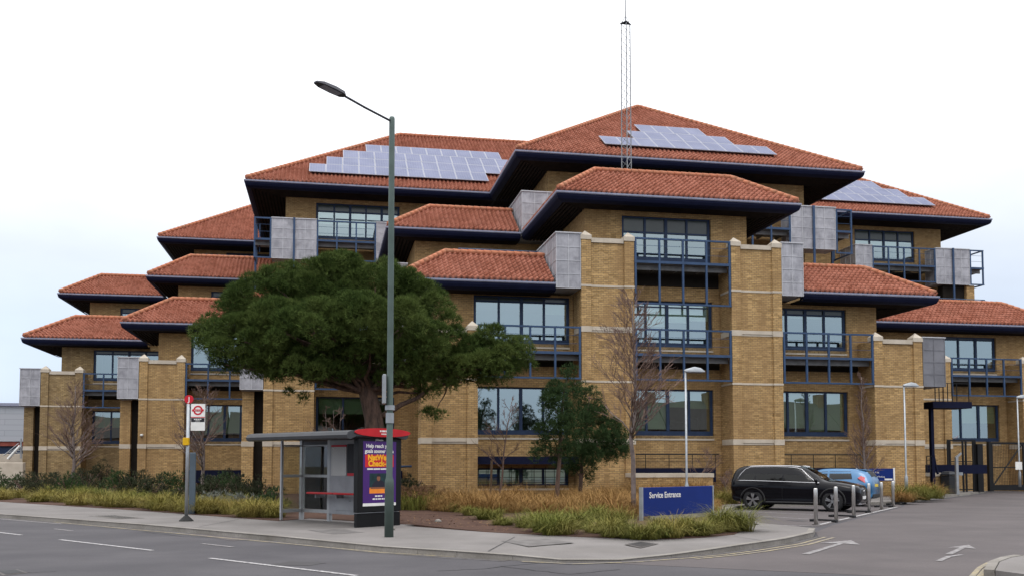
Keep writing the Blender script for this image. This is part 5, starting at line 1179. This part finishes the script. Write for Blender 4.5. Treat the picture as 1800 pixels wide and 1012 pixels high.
# ---- the pair of young pines
def young_pine(px, py, Y, spec, label, seed, tr):
    rg = np.random.default_rng(seed); rnd = random.Random(seed); b = at(px, py, Y); b.z = .1; t = thing('young_pine', label, 'tree', b); B0 = Vector(b); lo = lambda x, y, Y: np.array(at(x, y, Y)-B0)
    m = MB(); pts = [Vector(lo(x, y, Y)) for x, y in tr]; pts[0].z = -.05; m.tube(pts, [.1-.075*i/(len(pts)-1) for i in range(len(pts))], 8); cc = []
    for x, y, dy, rp in spec:
        c = lo(x, y, Y+dy); r = rp*Y/1705; j = min(range(len(pts)), key=lambda i: abs(pts[i].z-(c[2]-.4))); limb(m, pts[j], Vector(c), .03, .01, rnd, 4, .1, 5)
        for i in range(max(4, int(30*r))):
            d = unit(rg.normal(0, 1, 3)+np.array([0, 0, .1])); cc.append((c+d*r*rg.uniform(.45, 1.0), r*rg.uniform(.2, .4)+.05))
    m.build('trunk', M['bark_pine'], t, smooth=True); tris('crown', clump_crown(rg, cc, 90, .14, .015, 5, .55, .5, .7), 'needle_dark', t)
young_pine(978, 888, 34.5, [(985, 690, .0, 24), (968, 700, .2, 18), (1000, 660, .0, 14), (1003, 650, 0, 9), (975, 720, -.3, 30), (1000, 730, .3, 26), (962, 752, .0, 24), (990, 765, -.4, 28), (955, 790, .1, 20), (980, 800, .2, 22), (942, 800, .1, 14), (1010, 690, .2, 16), (1005, 775, .2, 22)], 'taller young pine with a thin bare leaning trunk in the straw grass', 31, [(978, 888), (980, 850), (984, 800), (986, 740), (992, 680), (1001, 652)])
young_pine(1020, 872, 37.5, [(1030, 720, 0, 28), (1050, 740, .2, 30), (1038, 770, -.4, 34), (1070, 760, .1, 28), (1062, 790, .1, 30), (1088, 772, .2, 22), (1040, 805, -.2, 28), (1085, 795, .3, 22), (1015, 800, .0, 24), (1010, 822, .2, 16), (1040, 690, .2, 12), (1050, 700, 0, 9), (1025, 690, .2, 14), (1098, 790, .0, 12), (1030, 835, .2, 14)], 'bushier young pine with a dark short trunk right of the taller one', 32, [(1020, 872), (1021, 840), (1024, 800), (1030, 750), (1036, 700)])
# ---- shrubs
def shrub(name, label, x, y, r, h, seed, mat, grp=None, lean=(0, 0), cat='shrub', dens=60):
    rg = np.random.default_rng(seed); t = thing(name, label, cat, (x, y, .1), 0, grp); cc = []
    for i in range(int(20*r)+8):
        a = rg.uniform(0, 6.28); q = math.sqrt(rg.uniform(0, 1))*.8; z = (1-q*q)*rg.uniform(.35, .95); cc.append((np.array([math.cos(a)*r*q, math.sin(a)*r*q, h*z]), rg.uniform(.16, .3)*min(1, r+.2)))
    m = MB(); rn = random.Random(seed)
    for i in range(7): a = rn.uniform(0, 6.28); m.tube([(0, 0, -.05), (math.cos(a)*r*.3, math.sin(a)*r*.3, h*.4), (math.cos(a)*r*.6, math.sin(a)*r*.6, h*.75)], [.03, .02, .008], 5)
    m.build('stems', M['twig'], t); tris('leaves', clump_crown(rg, cc, dens, .13, .028, 4, .8), mat, t); return t
rn = random.Random(77); n_ = 0
rows = [(838, 18, 1.5), (846, 30, 1.25), (858, 36, .95), (868, 40, .7)]
SHL = 'dark evergreen shrub in the mixed mass along the left bed'
for px, py, rp, hp in [(5, 868, 40, 46), (45, 872, 30, 38), (85, 866, 36, 42), (118, 872, 30, 38), (150, 868, 34, 46), (178, 858, 28, 44), (205, 872, 32, 44), (240, 872, 34, 46), (268, 880, 30, 40), (300, 872, 34, 44), (330, 886, 26, 38), (362, 884, 34, 46), (392, 872, 36, 48), (420, 884, 34, 44), (452, 886, 34, 46), (478, 895, 26, 40), (60, 850, 28, 30), (120, 850, 30, 34), (290, 860, 30, 36), (410, 862, 30, 36)]:
    p = atz(px, py, .1); s = 1705/max(10, (p-CAM).dot(FWD)); shrub('evergreen_shrub', SHL, p.x, p.y, rp/s*1.15, hp/s*1.05, 100+n_, 'shrub_dark' if n_ % 3 else 'shrub_green', 'dark shrubs along the left bed', dens=42); n_ += 1
p = atz(722, 884, .1); shrub('evergreen_shrub', 'dark rounded shrub between the bus shelter and the brick pier', p.x, p.y, .75, 1.2, 140, 'shrub_dark')
p = atz(700, 884, .1); shrub('evergreen_shrub', 'narrow dark shrub close behind the poster panel of the shelter', p.x-.3, p.y+1.5, .6, 1.4, 141, 'shrub_green')
p = atz(376, 893, .1); shrub('lavender', 'pale silvery low plant at the edge of the left bed', p.x, p.y, .7, .5, 142, 'silver_leaf', cat='plant', dens=30)
p = atz(430, 893, .1); shrub('lavender', 'pale silvery low plant nearer the shelter in the left bed', p.x, p.y, .6, .5, 143, 'silver_leaf', cat='plant', dens=30)
# ---- grasses: arching blades of three quads each
def blades(rg, X, Y, Z, n, h, w, spread, out=.5):
    """n blades per tussock"""
    k = len(X); X = np.repeat(X, n); Y = np.repeat(Y, n); Z = np.repeat(Z, n); H = np.repeat(h, n)*rg.uniform(.55, 1.15, k*n); a = rg.uniform(0, 6.283, k*n); R0 = rg.uniform(0, 1, k*n)**.7*spread*.35; bow = H*out*rg.uniform(.3, 1.5, k*n)
    d = np.stack([np.cos(a), np.sin(a)], 1); P0 = np.stack([X+d[:, 0]*R0, Y+d[:, 1]*R0, Z], 1); a2 = a+rg.normal(0, .6, k*n); e = np.stack([np.cos(a2), np.sin(a2)], 1); s = np.stack([-np.sin(a2), np.cos(a2), np.zeros(k*n)], 1)*w/2
    E_ = rg.uniform(.15, .95, k*n); bow = bow*(1.45-E_*.75)
    def pt(f): return P0+np.stack([e[:, 0]*bow*f**1.6, e[:, 1]*bow*f**1.6, H*(1.7*f-(1.7-E_)*f**2)], 1)
    q = [pt(f) for f in (0, .4, .75, 1.0)]
    t1 = np.stack([q[0]-s, q[0]+s, q[1]+s, q[1]-s], 1); t2 = np.stack([q[1]-s, q[1]+s, q[2]+s*.7, q[2]-s*.7], 1); t3 = np.stack([q[2]-s*.7, q[2]+s*.7, q[3]+s*.1, q[3]-s*.1], 1)
    return np.concatenate([t1, t2, t3])
def region(rg, n, px0, px1, f0, f1):
    """ground points seen between two picture curves"""
    px = rg.uniform(px0, px1, n); u = rg.uniform(0, 1, n); out = []
    for x, v in zip(px, u):
        y = f0(x)+(f1(x)-f0(x))*v; p = atz(x, y, .1); out.append((p.x, p.y))
    return np.array(out)
def interp(pts): xs, ys = zip(*pts); return lambda x: float(np.interp(x, xs, ys))
def stuff(o): o['kind'] = 'stuff'; return o
rg = np.random.default_rng(9)
edge = interp([(0, 882), (250, 898), (490, 915)])
P_ = region(rg, 110, -30, 488, lambda x: edge(x)-15, lambda x: edge(x)-3)
stuff(tris('verge_grass', blades(rg, P_[:, 0], P_[:, 1], np.full(len(P_), .1), 300, rg.uniform(.22, .62, len(P_)), .011, .9, 1.1), 'grass_olive', None, 4))
P_ = region(rg, 80, -30, 490, lambda x: edge(x)-26, lambda x: edge(x)-12)
stuff(tris('verge_grass', blades(rg, P_[:, 0], P_[:, 1], np.full(len(P_), .1), 260, rg.uniform(.3, .66, len(P_)), .011, 1.0, .9), 'grass_green', None, 4))
# straw-coloured drift in front of the basement windows and round the wall
P_ = region(rg, 330, 700, 1255, interp([(700, 876), (830, 877), (1255, 873)]), interp([(700, 893), (830, 902), (950, 902), (1110, 912), (1255, 900)]))
stuff(tris('straw_grass', blades(rg, P_[:, 0], P_[:, 1], np.full(len(P_), .1), 170, rg.uniform(.25, .85, len(P_))*rg.choice([.6, 1, 1], len(P_)), .0085, .9, 1.2), 'grass_straw', None, 4))
P_ = region(rg, 90, 1115, 1250, lambda x: 868, lambda x: 878); stuff(tris('straw_grass', blades(rg, P_[:, 0], P_[:, 1], np.full(len(P_), .1), 120, rg.uniform(.7, 1.1, len(P_)), .01, .7, .75), 'grass_straw', None, 4))
# small straw plants at the right of the car park
P_ = region(rg, 60, 1578, 1652, lambda x: 868, lambda x: 873); P_ = P_[P_[:, 1] < 44]; stuff(tris('straw_grass', blades(rg, P_[:, 0], P_[:, 1], np.full(len(P_), .1), 60, rg.uniform(.45, .85, len(P_)), .016, .7, .9), 'grass_straw', None, 4))
# green feathery tussocks, each a plant
def tussock(label, px, py, r, h, seed, mat, grp, n=420):
    n *= 2
    rg = np.random.default_rng(seed); p = atz(px, py, .11); k = 14; a = rg.uniform(0, 6.28, k); q = np.sqrt(rg.uniform(0, 1, k))*r*.55
    o = tris('grass_tussock', blades(rg, np.cos(a)*q, np.sin(a)*q, np.zeros(k), n//k, np.full(k, h)*rg.uniform(.45, 1.15, k), .0085, r*.6, 1.15), mat, None, 4); o.location = (p.x, p.y, .1); tag(o, label, 'grass', grp); return o
g1 = 'green tussocks along the pavement edge'; l1 = 'arching green grass tussock in the front row between bare soil and blue board'
for i, (px, py, r, h) in enumerate([(828, 905, .5, .5), (858, 912, .55, .5), (885, 922, .5, .5), (905, 908, .55, .55), (930, 926, .6, .62), (960, 934, .6, .65), (945, 912, .5, .5), (985, 938, .65, .7), (1010, 928, .6, .75), (1035, 940, .65, .7), (1060, 935, .6, .7), (1085, 942, .65, .6), (1108, 944, .55, .55), (1075, 922, .55, .6), (1005, 912, .5, .5), (1130, 946, .55, .5), (975, 918, .5, .6), (1045, 915, .5, .55), (868, 900, .45, .5), (800, 898, .45, .45)]):
    if i not in (3, 9, 14): tussock(l1, px, py, r*(.72, 1.0, .85)[i % 3], h*(.7, .95, .55, .8)[i % 4], 200+i, 'grass_green', g1)
g2 = 'green tussocks below the blue board'; l2 = 'feathery green grass tussock growing right under the blue Service Entrance board'
for i, (px, py, r, h) in enumerate([(1150, 944, .5, .5), (1178, 943, .55, .6), (1203, 940, .5, .8), (1225, 940, .55, .6), (1250, 936, .55, .55), (1160, 930, .4, .5), (1205, 928, .4, .5)]): tussock(l2, px, py, r*.9, h*.72, 240+i, 'grass_olive' if i in (2, 1) else 'grass_green', g2)
tussock('bushy green grass tussock at the right corner of the bed by the car park kerb', 1286, 932, .7, .62, 260, 'grass_green', None, 900); tussock('small green tussock just left of the corner tussock', 1262, 930, .5, .6, 261, 'grass_green', None)
tussock('green grass clump in front of the pier by the small direction sign', 1606, 877, .95, .8, 262, 'grass_green', None, 900); tussock('green grass clump by the low wall near the litter bin', 1632, 875, .9, .7, 263, 'grass_green', None, 800); tussock('dry grass clump behind the black car by the wall', 1275, 884, .7, .7, 264, 'grass_olive', None, 500); tussock('dry grass clump left of the blue car tail', 1588, 881, .7, .55, 265, 'grass_straw', None, 500)
for i, (px, py, s, lab) in enumerate(((726, 896, .8, 'dry brown flower heads on stalks just right of the shelter'), (752, 890, .8, 'dry brown flower heads farther right of the shelter'), (705, 890, .7, 'dry brown flower heads close against the shelter'))):
    rgx = np.random.default_rng(300+i); p = atz(px, py, .1); t = thing('seed_heads', lab, 'plant', (p.x, p.y, .1)); k = 40; a = rgx.uniform(0, 6.28, k); q = np.sqrt(rgx.uniform(0, 1, k))*s*.6
    tris('stalks', blades(rgx, np.cos(a)*q, np.sin(a)*q, np.zeros(k), 14, np.full(k, .65), .014, .3, .5), 'grass_green', t, 4)
    cc = [(np.array([math.cos(a[j])*q[j]*1.2, math.sin(a[j])*q[j]*1.2, rgx.uniform(.45, .75)]), (.06, .06, .03)) for j in range(k)]; tris('heads', clump_crown(rgx, cc, 500, .04, .02, 4), 'leaf_brown', t)
for i, (px, py, r) in enumerate(((770, 917, .09), (690, 930, .07))):
    p = atz(px, py, .11); m = MB().lathe([(.3*r, 0), (r, .3*r), (.9*r, .7*r), (.3*r, r)], (0, 0, 0), 9); o = m.build('stone', M['kerbstone'], None); o.location = (p.x, p.y, .1); tag(o, 'pale stone lying on the bare brown soil' if i == 0 else 'small stone at the foot of the poster panel', 'stone')
# small leaves and litter on the soil
P_ = region(rg, 260, 700, 900, lambda x: 905, interp([(700, 920), (900, 935)])); n = len(P_); a = rg.uniform(0, 6.28, n); d = np.stack([np.cos(a), np.sin(a), rg.uniform(-.1, .5, n)], 1)*.035; s = np.stack([-np.sin(a), np.cos(a), np.zeros(n)], 1)*.02; c = np.column_stack([P_, np.full(n, .125)])
stuff(tris('leaf_litter', np.stack([c-d, c+s, c+d, c-s], 1), 'leaf_brown', None, 4))
